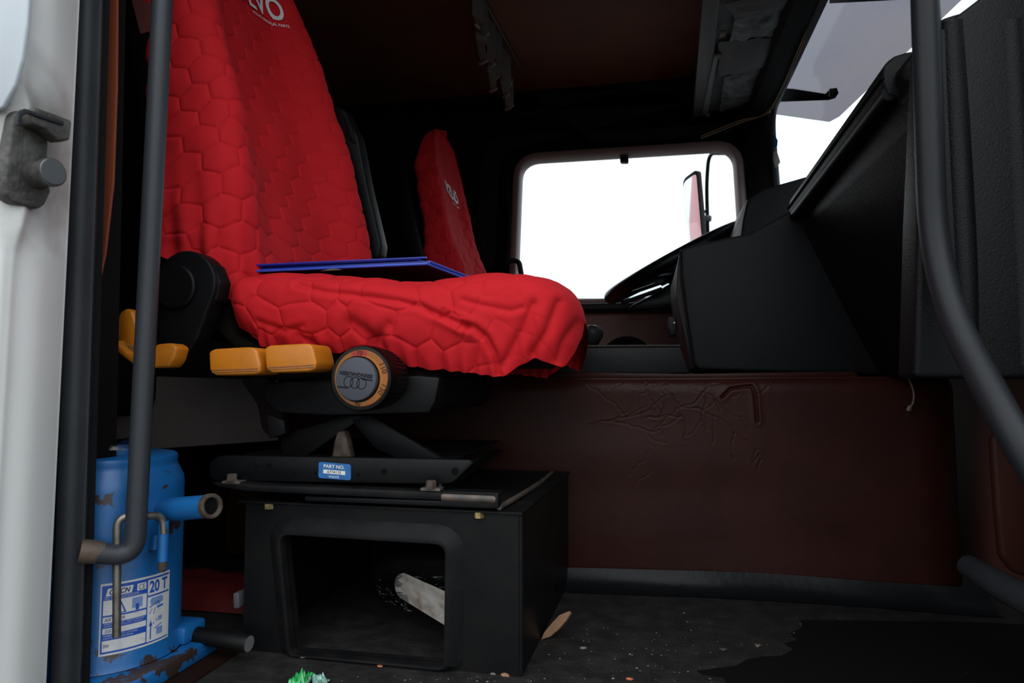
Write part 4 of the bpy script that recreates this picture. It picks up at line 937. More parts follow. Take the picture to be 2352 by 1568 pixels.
# ================================================================== ENGINE TUNNEL
TY = 1.415
tun = thing('engine_tunnel', 'low engine tunnel covered in cracked brown vinyl beside the seat box', 'engine cover', (0.0, TY+0.4, 0.0))
nx, nz_ = 780, 230
tx = np.linspace(-0.93, 0.600, nx); tz = np.linspace(0.0, 1.0, nz_)
ztop = 0.412
PT = np.zeros((nx, nz_, 3))
rr = 0.035
PT[..., 0] = tx[:, None]; PT[..., 1] = TY; PT[..., 2] = 0.02+tz[None]*(ztop-0.02)
rnd = np.clip((PT[..., 0]-(0.600-0.10))/0.10, 0, 1); PT[..., 1] += 0.10*(1-np.sqrt(np.clip(1-rnd**2, 0, 1)))
tr = np.clip((PT[..., 2]-(ztop-0.03))/0.03, 0, 1); PT[..., 1] += 0.022*(1-np.sqrt(np.clip(1-tr**2, 0, 1)))
PT[..., 1] += 0.02*(PT[..., 2]-0.2)
PT[..., 1] += -0.006*lownoise((nx, nz_), (5, 3), 21)*0.25
pl = [(p.x, p.z) for p in (at(x, y, TY) for x, y in [(1660, 912), (1678, 893), (1705, 888), (1728, 886), (1735, 905), (1738, 940), (1740, 968)])]
ds = polyline_dist(PT[..., 0], PT[..., 2], pl); PT[..., 1] += 0.007*np.exp(-(ds/0.0022)**2)-0.0012*np.exp(-((ds-0.006)/0.005)**2)
# fine branching cracks in the vinyl
crk = np.random.default_rng(5)
def crack(x, y, a, n, depth):
    pts = [(x, y)]
    for _ in range(n):
        a += crk.normal()*0.35; x += math.cos(a)*13; y += math.sin(a)*13; pts.append((x, y))
        if crk.random() < 0.18 and n > 4: crack(x, y, a+crk.choice([-0.8, 0.8]), int(n*0.5), depth*0.8)
    q = [(p.x, p.z) for p in (at(u_, v_, TY) for u_, v_ in pts)]
    xs_ = [p[0] for p in q]; zs_ = [p[1] for p in q]
    i0, i1 = np.searchsorted(tx, (min(xs_)-0.02, max(xs_)+0.02)); sl_ = (slice(i0, i1), slice(None))
    dd = polyline_dist(PT[sl_][..., 0], PT[sl_][..., 2], q); PT[sl_][..., 1] += depth*np.exp(-(dd/0.0013)**2)-0.2*depth*np.exp(-((dd-0.004)/0.003)**2)
for x, y, a, n, dp in ((1355, 975, 0.0, 15, 0.0016), (1390, 968, -0.1, 10, 0.0012), (1480, 962, -0.3, 7, 0.0014), (1545, 905, 1.5, 8, 0.0016), (1520, 1000, -1.3, 7, 0.0014), (1555, 940, 0.0, 11, 0.0016), (1400, 895, 0.1, 12, 0.0012), (1470, 905, 0.3, 9, 0.0012), (1440, 885, 0.0, 11, 0.0011), (1590, 935, -0.1, 11, 0.0016), (1625, 890, 1.5, 8, 0.0012), (1560, 950, 1.3, 5, 0.0012), (1540, 950, 2.3, 5, 0.0012), (1350, 885, 0.2, 9, 0.0010), (1520, 890, 0.1, 9, 0.0012), (1640, 915, 0.3, 6, 0.0012), (1740, 905, -0.3, 5, 0.0012), (1700, 900, 2.2, 5, 0.001), (1495, 1065, 1.4, 6, 0.0008), (1490, 1035, 1.5, 5, 0.0009)):
    crack(x, y, a, n, dp*0.62)
link_mesh('tunnel_side', grid_mesh('tunnel_side', PT), M['leather'], tun, 179)
bm = NB(); tube(bm, smooth_path([(-0.93, TY+0.02, ztop), (-0.4, TY+0.021, ztop), (0.0, TY+0.022, ztop-0.002), (0.30, TY+0.022, ztop), (0.55, TY+0.04, ztop), (0.600, TY+0.12, ztop)], 6), 0.0035, 8); obj('piping', bm, M['leather'], tun)
bm = NB(); box(bm, (-0.93, TY+0.02, ztop-0.02), (0.50, 2.15, ztop+0.001), 0.002); obj('tunnel_top', bm, M['leather'], tun)
bm = NB(); box(bm, (-0.93, 2.13, 0.0), (0.600, 2.15, ztop), 0.002); obj('tunnel_far_side', bm, M['leather'], tun)
bm = NB(); box(bm, (0.585, TY+0.10, 0.0), (0.600, 2.15, ztop), 0.002); obj('tunnel_front', bm, M['leather'], tun)
# brown vinyl band above the piping
bm = NB(); pprism(bm, [(1180, 852), (1580, 858), (1700, 856), (1960, 852), (1980, 868), (1700, 876), (1180, 868)], TY+0.035, 0.03, 0.003); obj('top_roll', bm, M['leather'], tun)
# charcoal tray on the tunnel
bm = NB(); pprism(bm, [(1120, 797), (1562, 794), (1583, 855), (1120, 858)], 1.455, 0.012, 0.002)
tr_ = thing('tunnel_tray', 'charcoal tray with upright side on top of the brown tunnel', 'tray', (-0.1, 1.7, ztop)); obj('tray_side', bm, M['tray'], tr_)
tz1 = at(1400, 797, 1.455).z
bm = NB(); tube(bm, [at(1120, 797, 1.455), at(1562, 794, 1.455)], 0.003, 8); obj('tray_lip', bm, M['dash_seam'], tr_)
bm = NB(); box(bm, (-0.40, 1.467, ztop+0.001), (0.10, 2.05, ztop+0.012), 0.002); obj('tray_floor', bm, M['tray'], tr_)
# black patch with a ragged edge laid on the mat
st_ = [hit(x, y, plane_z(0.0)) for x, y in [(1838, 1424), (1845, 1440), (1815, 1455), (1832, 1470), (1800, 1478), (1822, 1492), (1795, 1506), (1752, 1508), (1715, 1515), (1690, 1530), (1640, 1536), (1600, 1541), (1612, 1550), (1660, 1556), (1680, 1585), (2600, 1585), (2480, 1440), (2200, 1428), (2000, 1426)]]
bm = NB(); poly_face(bm, [p+Vector((0, 0, 0.0008)) for p in st_]); flat('dark_patch', bm, M['void'], fl, label='black patch on the rubber mat')
# rubber mat turned up against the tunnel
def zfl(px, py): p = hit(px, py, plane_z(0.004)); return p
up0 = [(p.x, p.y) for p in (zfl(1290, 1378), zfl(1500, 1392), zfl(1700, 1406), zfl(1900, 1420), zfl(2200, 1424))]
gxs = np.linspace(-0.25, 0.60, 80); PM = np.zeros((80, 12, 3))
for i, x in enumerate(gxs):
    yb = 1.345+0.01*math.sin(x*7)
    for j in range(12):
        t = j/11; PM[i, j] = (x, yb+0.052*t**0.6+0.0015*math.sin(x*21+t*3), 0.002+0.034*t**2.2+0.0015*math.sin(x*9)*t)
mt = link_mesh('baseboard_left', grid_mesh('baseboard_left', PM), M['mat_edge'], None, 179); tag(mt, 'black rubber mat edge turned up along the brown tunnel', 'mat edge', kind='structure')
# cable
bm = NB(); tube(bm, smooth_path([at(2086, 868, TY-0.004), at(2094, 885, TY-0.010), at(2099, 905, TY-0.010), at(2097, 925, TY-0.010), at(2090, 935, TY-0.010)], 6), 0.0022, 8); cb = tag(obj('cable', bm, M['worn'], smooth=60), 'short dangling cable end over the brown tunnel under the dash', 'cable')
bm = NB(); tube(bm, [at(2091, 933, TY-0.010), at(2086, 944, TY-0.010)], 0.0048, 10); obj('cable_plug', bm, M['worn'], cb)
# dark footrest bar, bottom right
bm = NB(); tube(bm, [at(2225, 1300, 1.10), at(2300, 1345, 1.02), at(2420, 1410, 0.93)], [0.016, 0.019, 0.019], 12); tag(obj('footrest_bar', bm, M['rubber'], smooth=60), 'dark ribbed footrest bar in the lower front corner of the footwell', 'footrest')
# brown kick panel by the front wall
bm = NB(); pprism(bm, [(2278, 1000), (2420, 1000), (2420, 1340), (2330, 1318), (2300, 1280), (2290, 1180)], 1.24, 0.02, 0.008, 3); tag(obj('kick_panel', bm, M['kick']), 'small brown vinyl kick panel at the right end of the tunnel', 'panel')

# ================================================================== DASHBOARD
CY = 1.47
dash = thing('dashboard', 'black grained dashboard with stitched console end and shelf lip', 'dashboard', (0.45, 1.7, 0.42))
con = [(1562, 572), (1600, 560), (1690, 541), (1722, 535), (1760, 514), (1815, 484), (1850, 470), (2080, 480), (2080, 862), (1840, 858), (1605, 850), (1592, 838), (1578, 740), (1564, 640)]
bm = NB(); pprism(bm, con, CY, 0.55, 0.008, 3); obj('console', bm, M['dash_smooth'], dash, smooth=40)
bm = NB(); pprism(bm, [(1562, 572), (1568, 574), (1574, 660), (1590, 760), (1602, 846), (1586, 846), (1570, 760), (1552, 680), (1556, 610)], CY+0.03, 0.02, 0.002); obj('console_welt', bm, M['dash_seam'], dash)
bm = NB(); tube(bm, smooth_path([at(1561, 574, CY-0.002), at(1566, 640, CY-0.002), at(1578, 738, CY-0.002), at(1594, 838, CY-0.002)], 6), 0.002, 8); obj('stitched_edge', bm, M['black'], dash)
bm = NB(); pprism(bm, [(1536, 728), (1553, 728), (1556, 748), (1554, 770), (1538, 772), (1534, 750)], CY+0.06, 0.04, 0.003); sw_ = obj('switch_block', bm, M['black'], dash)
bm = NB(); lathe(bm, [(0, 0.002), (-0.001, 0.0)], at(1549, 741, CY+0.059), (0, 1, 0), 10, closed=False); obj('switch_lamp', bm, M['glint'], sw_)
# passenger panel: slopes forward towards the footwell, runs from the console to the door
x_t, z_t, x_b, z_b = 0.318, 0.760, 0.462, 0.412
sec = [(0.345, 0.788), (0.318, 0.765), (0.322, 0.72), (0.36, 0.63), (0.41, 0.52), (0.452, 0.43), (0.470, 0.412), (0.58, 0.412), (0.58, 0.82), (0.40, 0.80)]
y0, y1 = 0.80, CY+0.05
bm = NB(); prism(bm, [(x, y0, z) for x, z in sec], (0, y1-y0, 0), 0.006, 3); obj('passenger_panel', bm, M['dash'], dash, smooth=50)
# shelf lip: rounded roll with a slot, running along the cab from console to door end
def ylip(px, py, y): return at(px, py, y)
a1, b1 = Vector((0.306, CY+0.01, 0.770)), Vector((0.309, 0.915, 0.794))
lipsec = [(-0.004, -0.030), (-0.010, -0.010), (-0.008, 0.010), (0.004, 0.022), (0.020, 0.026), (0.06, 0.03), (0.06, -0.03), (0.012, -0.034)]
def lip(bm, sec_, a, b, bev): prism(bm, [a+Vector((p, 0, q)) for p, q in sec_], b-a, bev, 3)
bm = NB(); lip(bm, lipsec, a1, b1, 0.006); obj('shelf_lip', bm, M['dash'], dash, smooth=60)
bm = NB(); tube(bm, [a1+Vector((-0.010, 0.0, -0.006)), b1+Vector((-0.010, 0, -0.006))], 0.0026, 8); obj('lip_slot', bm, M['void'], dash)
bm = NB(); tube(bm, [a1+Vector((-0.002, -0.003, -0.026)), b1+Vector((-0.002, 0.003, -0.026))], 0.009, 12); obj('lip_underside', bm, M['black'], dash, smooth=60)
# raised corner at the door end
bm = NB(); prism(bm, [(x, 0.79, z) for x, z in [(0.330, 0.70), (0.316, 0.765), (0.310, 0.785), (0.317, 0.796), (0.335, 0.801), (0.37, 0.806), (0.50, 0.82), (0.50, 0.70)]], (0.0, 0.125, 0.0), 0.018, 4); obj('corner_pad', bm, M['dash'], dash, smooth=60)
# end panel towards the door, ribbed
e_out = [at(x, y, 0.775) for x, y in [(2128, 92), (2160, 62), (2240, 2), (2330, -70), (2480, -180), (2620, 400), (2620, 872), (2100, 868), (2110, 500)]]
bm = NB(); prism(bm, e_out, (0, 0.05, 0), 0.006, 3); obj('end_panel', bm, M['dash'], dash, smooth=60)
for x0, x1_ in ((2192, 2206), (2330, 2350)):
    bm = NB(); tube(bm, smooth_path([at(x0-14, 60, 0.788), at(x0, 300, 0.787), at(x0+16, 600, 0.787), at(x0+22, 840, 0.788)], 5), 0.016, 16); obj('end_rib', bm, M['dash'], dash, smooth=60)
# instrument cowl on the driver's side
bm = NB(); pprism(bm, [(1718, 456), (1744, 440), (1752, 434), (1800, 420), (1870, 400), (1950, 400), (1950, 560), (1700, 560), (1708, 500)], 2.08, 0.60, 0.012, 3); obj('instrument_cowl', bm, M['dash_smooth'], dash, smooth=50)
bm = NB(); prism(bm, [at(1714, 460, 2.09), at(1722, 456, 2.09), at(1712, 552, 2.09), at(1678, 556, 2.09), at(1696, 505, 2.09)], (0, 0.5, 0), 0.004, 2); obj('cowl_face', bm, M['cowl_lit'], dash, label='face of the instrument cowl, window light painted in grey')  # window light on this face is put into its pale colour
bm = NB(); box(bm, (0.42, 0.86, 0.80), (0.60, 2.85, 0.86), 0.01); box(bm, (0.40, CY+0.2, 0.42), (0.60, 2.85, 0.84), 0.01); obj('dash_body', bm, M['dash_smooth'], dash)
# ---- steering wheel
swc = at(1546, 606, 2.42); Rw = 0.243
ang = math.radians(27.5); ux_ = Vector((math.cos(ang), 0, math.sin(ang))); uy_ = Vector((0, 1, 0)); un = ux_.cross(uy_)
stw = thing('steering_wheel', 'large flat black steering wheel behind the dashboard console', 'steering wheel', swc-un*0.0)
# tip slightly towards the door
tl = Matrix.Rotation(math.radians(4.4), 3, ux_); uy_ = tl @ uy_; un = tl @ un
bm = NB(); tube(bm, [swc+(ux_*math.cos(a)+uy_*math.sin(a))*Rw for a in np.linspace(0, 2*math.pi, 73)], 0.0235, 16, cap=False); obj('rim', bm, M['wheel'], stw, smooth=60)
for a in (math.radians(15), math.radians(165), math.radians(235), math.radians(305)):
    dr = ux_*math.cos(a)+uy_*math.sin(a); sd = un.cross(dr)
    bm = NB(); prism(bm, [swc+dr*0.04+sd*0.03-un*0.035, swc+dr*0.04-sd*0.03-un*0.035, swc+dr*(Rw)-sd*0.018, swc+dr*(Rw)+sd*0.018], -un*0.014, 0.004); obj('spoke', bm, M['wheel'], stw)
bm = NB(); lathe(bm, [(0.02, 0.0), (0.02, 0.055), (-0.03, 0.075), (-0.05, 0.07), (-0.055, 0)], swc, un, 32); obj('hub', bm, M['wheel'], stw)
bm = NB(); tube(bm, [swc-un*0.04, swc-un*0.20], 0.045, 20); obj('column', bm, M['black'], stw)
bm = NB(); pprism(bm, [(1498, 676), (1530, 655), (1562, 640), (1575, 705), (1440, 712), (1450, 700)], 2.36, 0.12, 0.01, 2); obj('column_shroud', bm, M['wheel'], stw)
bm = NB(); tube(bm, [at(1520, 664, 2.33), at(1450, 688, 2.30), at(1428, 694, 2.29)], [0.008, 0.007, 0.009], 10); obj('indicator_stalk', bm, M['black'], stw)
# gear lever
gx = at(1362, 768, 1.62); gl = thing('gear_lever', 'grey gear lever knob behind the nose of the seat cushion', 'gear lever', (gx.x, gx.y, ztop))
bm = NB(); lathe(bm, [(-0.028, 0.010), (-0.02, 0.018), (0.0, 0.024), (0.012, 0.022), (0.020, 0.014), (0.023, 0)], gx, (0.25, 0, 1), 28); obj('knob', bm, M['knob'], gl, smooth=60)
bm = NB(); tube(bm, [gx+Vector((-0.005, 0, -0.02)), Vector((gx.x-0.02, gx.y, ztop))], 0.008, 12); obj('shaft', bm, M['black'], gl)

# ================================================================== OVERHEAD SHELF, CURTAIN, BELTS
sh_ = thing('overhead_shelf', 'dark overhead shelf with sagging net pockets above the windscreen', 'shelf', (0.30, 1.8, 1.47))
zs = 1.52
def oz(px, py, z=zs): return hit(px, py, plane_z(z))
bm = NB(); prism(bm, [oz(1660, -60), oz(1618, -60), oz(1590, 285), oz(1618, 292), oz(1628, 240)], (0, 0, 0.03), 0.004, 2); obj('shelf_rail', bm, M['rail'], sh_)
bm = NB(); prism(bm, [oz(1640, 130, zs-0.006), oz(1650, 130, zs-0.006), oz(1626, 262, zs-0.006), oz(1612, 262, zs-0.006)], (0, 0, 0.008), 0.002, 2); obj('rail_face', bm, M['grey'], sh_)
bm = NB(); prism(bm, [oz(1660, -60, zs+0.02), oz(1870, -60, zs+0.02), oz(1745, 262, zs+0.02), oz(1618, 292, zs+0.02)], (0, 0, 0.012), 0.0); obj('shelf_floor', bm, M['pouch'], sh_)
def pocket(name, px, m, seed, sag=0.02, zz=None):
    a, b, c, d_ = [oz(x, y, zz or zs+0.004) for x, y in px]; P = np.zeros((28, 20, 3))
    for i in range(28):
        for j in range(20):
            u_, v_ = i/27, j/19; p = a*(1-u_)*(1-v_)+b*u_*(1-v_)+c*u_*v_+d_*(1-u_)*v_
            z = -sag*math.sin(math.pi*u_)*math.sin(math.pi*v_)+0.006*noise.noise(Vector((u_*6, v_*6, seed)))
            P[i, j] = p+Vector((0.004*noise.noise(Vector((u_*4, v_*5, seed+3))), 0, z))
    return link_mesh(name, grid_mesh(name, P), m, sh_, 179)
pocket('pouch', [(1664, 10), (1850, -40), (1820, 25), (1690, 45)], M['pouch'], 1)
pocket('net_pocket', [(1688, 44), (1826, 22), (1804, 78), (1676, 96)], M['net'], 2, 0.010)
pocket('pouch', [(1652, 98), (1800, 82), (1770, 160), (1650, 175)], M['pouch'], 3, 0.03)
pocket('net_pocket', [(1664, 176), (1752, 158), (1738, 225), (1652, 258)], M['net'], 4, 0.010)
for cx_, cy_ in ((1660, 78), (1650, 130), (1625, 266), (1755, 180)):
    bm = NB(); c = oz(cx_, cy_, zs-0.003); box(bm, c+Vector((-0.010, -0.016, -0.004)), c+Vector((0.010, 0.016, 0.006)), 0.003); obj('net_clip', bm, M['worn'], sh_)
bm = NB()
for k in range(46):
    x = random.uniform(1690, 1815) if k % 2 else random.uniform(1665, 1745); y = random.uniform(40, 88) if k % 2 else random.uniform(178, 235); c = oz(x, y, zs-0.010); a = random.uniform(0, 3.1); r_ = random.uniform(0.002, 0.0055)
    bm.faces.new([bm.verts.new(c+Vector((math.cos(a)*r_*p-math.sin(a)*0.0008*q, math.sin(a)*r_*p+math.cos(a)*0.0008*q, 0.002*p))) for p, q in ((-1, -1), (1, -1), (1, 1), (-1, 1))])
o = flat('net_glints', bm, M['glint'], sh_, kind='stuff')  # sparkle of the net put in as pale slivers
# curtain folds bunched along a rail across the cab
cur = thing('curtain', 'gathered brown sleeper curtain bunched on its ceiling rail', 'curtain', at(1150, 120, 2.3))
rail_a, rail_b = oz(1092, -20, 1.665), oz(1128, 68, 1.665)
bm = NB(); tube(bm, [hit(1078, -60, plane_z(1.672)), hit(1215, 190, plane_z(1.672))], 0.004, 8); obj('curtain_rail', bm, M['worn'], cur)
folds = [((1084, 34), (1113, 47), (1106, 66), (1092, 56), 1.58), ((1097, 70), (1112, 64), (1121, 78), (1108, 90), 1.57), ((1092, 90), (1122, 96), (1120, 138), (1102, 147), 1.55), ((1110, 95), (1138, 118), (1136, 146), (1120, 158), 1.55), ((1135, 128), (1155, 138), (1146, 153), (1138, 148), 1.57), ((1118, 150), (1148, 158), (1148, 172), (1132, 182), 1.55), ((1120, 165), (1140, 180), (1140, 203), (1126, 210), 1.52), ((1145, 160), (1165, 175), (1174, 190), (1165, 203), 1.55), ((1150, 190), (1170, 205), (1170, 216), (1156, 224), 1.53), ((1158, 222), (1180, 232), (1178, 242), (1162, 252), 1.52)]
for q in folds:
    *pp, z = q; c4 = [hit(x, y, plane_z(z)) for x, y in pp]; bm = NB()
    prism(bm, c4, (0.0, 0.0, 0.10), 0.004, 2); fo = obj('curtain_fold', bm, M['curtain'], cur)
    bm = NB(); a, b = c4[2], c4[3]; tube(bm, [a+Vector((0, 0, 0.001)), (a+b)/2+Vector((0, 0, -0.003)), b+Vector((0, 0, 0.001))], 0.006, 8); obj('fold_hem', bm, M['hem'], fo)
# seat belt of the passenger seat
bm = NB(); prism(bm, [at(288, -60, 0.99), at(350, -60, 0.99), at(358, 20, 0.99), at(357, 68, 0.99), at(322, 78, 0.99)], (0.0, 0.002, 0), 0.0); tag(obj('seat_belt', bm, M['belt'], smooth=None), 'reddish seat belt webbing hanging above the passenger backrest', 'seat belt')
bm = NB(); prism(bm, [at(1084, 500, 2.74), at(1090, 498, 2.74), at(1116, 566, 2.74), at(1112, 570, 2.74)], (0, 0.002, 0)); prism(bm, [at(1166, 410, 2.84), at(1169, 408, 2.84), at(1172, 540, 2.84), at(1164, 620, 2.84), at(1160, 618, 2.84), at(1167, 540, 2.84)], (0, 0.002, 0))
tag(obj('seat_belt', bm, M['dark2'], smooth=None), 'thin dark belt straps behind the driver seat by the side window', 'seat belt')

# ================================================================== BUNK / THINGS BEHIND THE SEAT
bk_ = thing('bunk_locker', 'dim grey brown locker front behind the passenger seat', 'locker', (-1.2, 1.8, 0.0))
bm = NB(); prism(bm, [at(230, 1040, 1.15), at(640, 1012, 1.30), at(640, 872, 1.30), at(230, 860, 1.15)], (-0.02, 0.02, 0), 0.003); obj('locker_front', bm, M['bunk'], bk_)
bm = NB(); box(bm, (-1.70, 1.0, 0.34), (-0.95, 2.85, 0.50), 0.03, 3); obj('bunk_cushion', bm, M['dark'], bk_)
bm = NB(); box(bm, (-1.70, 1.22, 0.0), (-1.0, 2.85, 0.34), 0.004); obj('locker_base', bm, M['dark'], bk_)
# red folded bag on the floor behind the pedestal
PR = np.zeros((30, 16, 3)); a, b = hit(380, 1392, plane_z(0.004)), hit(548, 1398, plane_z(0.004))
for i in range(30):
    for j in range(16):
        u_, v_ = i/29, j/15; p = Vector((-0.90+0.28*u_, 1.10+0.16*v_, 0)); hgt = 0.045*(math.sin(math.pi*min(1, v_*1.0+0.0))**0.5)*(1-0.3*u_); PR[i, j] = (p.x, p.y, 0.003+max(0, hgt)*(1 if 0 < j < 15 else 0)+0.006*noise.noise(Vector((u_*7, v_*6, 1)))*(1 if 0 < j < 15 else 0))
rb = link_mesh('folded_bag', grid_mesh('folded_bag', PR), M['redbag'], None, 179); tag(rb, 'dim red folded nylon bag on the floor behind the jack', 'bag')
bm = NB(); pprism(bm, [(535, 1362), (548, 1360), (550, 1396), (536, 1398)], 1.03, 0.02, 0.002); tag(obj('buckle', bm, M['grey']), 'small grey buckle tongue on the floor by the red bag', 'buckle')
# blue ring binder lying on the seat
fo = thing('ring_binder', 'blue vinyl folder lying on the red seat cushion', 'folder', at(760, 640, 1.10))
Yn, Yf = 1.02, 1.42
A0, B0_, C0, D0 = at(527, 622, Yn), at(905, 612, Yn+0.03), at(962, 598, Yf), at(880, 597, Yf)
def slab(bm, q, th, bev=0.0015): prism(bm, q, (0, 0, -th), bev, 2)
zA, zB_ = at(527, 624, Yn).z, at(985, 607, Yn+0.03).z
xA, xB_ = at(527, 624, Yn).x, at(985, 607, Yn+0.03).x
low = [Vector((xA, Yn, zA)), Vector((xB_, Yn+0.02, zB_)), Vector((xB_+0.06, Yn+0.26, zB_-0.012)), Vector((xA+0.02, Yn+0.26, zA+0.003))]
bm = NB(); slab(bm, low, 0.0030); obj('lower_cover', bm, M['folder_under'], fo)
bm = NB(); tube(bm, [low[0]+Vector((0, -0.001, -0.001)), low[1]+Vector((0, -0.001, -0.001)), low[2]+Vector((0.001, 0, -0.001))], 0.0022, 8); obj('cover_edge', bm, M['folder_edge'], fo)
bm = NB(); tube(bm, [p+Vector((0, -0.001, 0.009)) for p in (low[0], low[1])], 0.0018, 8); obj('cover_edge', bm, M['folder'], fo)
upc = [p+Vector((0.002, 0.003, 0.0095)) for p in low]; upc[1] = upc[1]+Vector((-0.02, 0, 0.0)); 
bm = NB(); slab(bm, upc, 0.0030); obj('upper_cover', bm, M['folder'], fo)
bm = NB(); slab(bm, [p+Vector((0.004, 0.006, 0.0055)) for p in low], 0.005, 0.0005); obj('paper_stack', bm, M['folder'], fo)
bm = NB(); tube(bm, [low[0]+Vector((-0.001, 0, 0.004)), low[3]+Vector((-0.001, 0, 0.004))], 0.0055, 12); obj('spine', bm, M['folder'], fo)
bm = NB(); a = at(760, 619, Yn-0.002); prism(bm, [a+Vector((-0.02, 0, -0.002)), a+Vector((0.02, 0, -0.001)), a+Vector((0.004, 0, 0.003))], (0, 0.004, 0), 0.0005); obj('metal_clip', bm, M['worn'], fo)

# ================================================================== CLUTTER
# clear bag with a stained paper inside the open pedestal
bg_ = thing('paper_bag_bundle', 'clear plastic bag round a stained torn paper inside the open pedestal', 'bag', at(960, 1440, 1.12))
def sheet(name, px, y0_, y1_, m, parent, seed, amp=0.006, nu=26, nv=18, cut=None):
    a, b, c, d_ = px; A_, B_, C_, D_ = at(*a, y0_), at(*b, y1_), at(*c, y1_), at(*d_, y0_); P = np.zeros((nu, nv, 3))
    for i in range(nu):
        for j in range(nv):
            u_, v_ = i/(nu-1), j/(nv-1); w_ = v_; v_ = 0.5+(v_-0.5)*(0.25+0.75*math.sqrt(min(1, u_/0.14))); p = A_*(1-u_)*(1-v_)+B_*u_*(1-v_)+C_*u_*v_+D_*(1-u_)*v_
            nn = noise.noise(Vector((u_*5, v_*5, seed)))*amp+abs(noise.noise(Vector((u_*11, v_*9, seed+5))))*amp*0.7
            P[i, j] = p+Vector((0.3*nn, -nn, 0.4*nn))
    return link_mesh(name, grid_mesh(name, P), m, parent, 179)
sheet('paper', [(912, 1308), (1032, 1362), (1022, 1436), (902, 1362)], 1.10, 1.02, M['paper'], bg_, 2, 0.005)
sheet('bag_film', [(862, 1312), (1034, 1322), (1032, 1370), (868, 1372)], 1.115, 1.06, M['bag'], bg_, 7, 0.016)
sheet('bag_film', [(868, 1345), (935, 1366), (945, 1406), (862, 1375)], 1.10, 1.06, M['bag'], bg_, 9, 0.016)
PD = np.zeros((30, 20, 3)); cb0 = Vector((-0.40, 1.20, 0.0))
for i in range(30):
    for j in range(20):
        a, t = 2*math.pi*i/29, j/19; r_ = 1+0.25*noise.noise(Vector((math.cos(a)*1.5, math.sin(a)*1.5, t*3))); k = math.sin(math.pi*t)**0.6 if 0 < t < 1 else 0
        PD[i, j] = cb0+Vector((-0.10+0.24*t, math.cos(a)*0.06*r_*k, 0.060+math.sin(a)*0.050*k*min(r_, 1.1)))
link_mesh('dark_bundle', grid_mesh('dark_bundle', PD), M['darkbag'], bg_, 179)
# torn cardboard sliver by the box corner
bm = NB(); cbp = [(1243, 1468), (1250, 1452), (1268, 1430), (1285, 1412), (1307, 1403), (1309, 1410), (1300, 1424), (1282, 1445), (1262, 1462)]
prism(bm, [at(x, y, 1.09) for x, y in cbp], (0.002, 0.004, -0.001)); tag(obj('cardboard_scrap', bm, M['cardboard'], smooth=None), 'curled tan cardboard sliver on the floor by the pedestal corner', 'scrap')
bm = NB(); prism(bm, [at(x, y, 1.13) for x, y in [(1208, 1406), (1222, 1402), (1228, 1425), (1216, 1468), (1206, 1466)]], (0.002, 0.004, 0)); tag(obj('cardboard_scrap', bm, M['cardboard'], smooth=None), 'dim cardboard piece leaning in the shadow behind the pedestal edge', 'scrap')
# green sweet wrapper
gw = hit(712, 1562, plane_z(0.006)); wr = thing('sweet_wrapper', 'crumpled green and clear foil wrapper on the floor in front of the pedestal', 'wrapper', (gw.x, gw.y, 0.0))
for nm, m_, x0_, sx_, sd, zz in (('green_end', M['green'], -0.012, 0.013, 3, 0.012), ('clear_end', M['foil'], 0.010, 0.014, 8, 0.010)):
    P = np.zeros((14, 12, 3))
    for i in range(14):
        for j in range(12):
            u_, v_ = i/13-0.5, j/11-0.5; z = abs(noise.noise(Vector((u_*4, v_*4, sd))))*zz*2.2+0.002+abs(noise.noise(Vector((u_*5, v_*5, sd+1))))*0.004; P[i, j] = gw+Vector((x0_+u_*2*sx_, v_*0.022+0.006*noise.noise(Vector((u_*5, 0, sd))), z-0.006))
    link_mesh(nm, grid_mesh(nm, P), m_, wr, 179)
# loose crumbs
def chip(bm, c, r_, seed):
    b = NB(); bmesh.ops.create_icosphere(b, subdivisions=1, radius=r_)
    for v in b.verts: k = 0.6+0.6*random.random(); v.co = Vector((v.co.x*k*1.3, v.co.y*k, v.co.z*k*0.45))
    bmesh.ops.translate(b, vec=c+Vector((0, 0, r_*0.3)), verts=b.verts[:]); merge(bm, b)
bm = NB()
for k in range(230):
    if k < 110: x, y = random.gauss(1480, 190), random.uniform(1440, 1567)
    elif k < 170: x, y = random.uniform(760, 1230), random.uniform(1545, 1580)
    else: x, y = random.uniform(1230, 2250), random.uniform(1405, 1560)
    if x < 1230 and y < 1552: continue
    p = hit(x, y, plane_z(0.0)); 
    if p.y < 0.70 or p.y > 1.33 or p.x > 0.55: continue
    chip(bm, p, abs(random.gauss(0, 0.0006))+0.0003, k)
o = obj('crumbs', bm, M['crumb'], smooth=None); tag(o, 'pale crumbs and grit scattered over the black floor', 'crumbs', kind='stuff')
for i, (x, y, r_, m_, lb) in enumerate(((873, 1530, 0.0042, 'crumb_or', 'orange crumb on the floor in front of the open pedestal'), (696, 1510, 0.0036, 'sticker_wh', 'white flake at the left foot of the open pedestal'), (1132, 1549, 0.0042, 'crumb', 'pale torn flake under the right part of the pedestal front'), (1160, 1552, 0.0055, 'cardboard', 'brown torn flake at the right front foot of the pedestal'), (1446, 1562, 0.0050, 'crumb_or', 'tan flake at the bottom edge of the floor right of the pedestal'), (1662, 1494, 0.0058, 'worn', 'grey flake on the floor right of the middle'), (1742, 1484, 0.0060, 'worn', 'flat grey flake on the floor, the farther right one'), (1340, 1490, 0.0045, 'crumb', 'pale flake on the floor near the cardboard sliver'))):
    bm = NB(); chip(bm, hit(x, y, plane_z(0.0)), r_, i); tag(obj('floor_flake', bm, M[m_], smooth=None), lb, 'flake', group='flakes of litter on the cab floor')

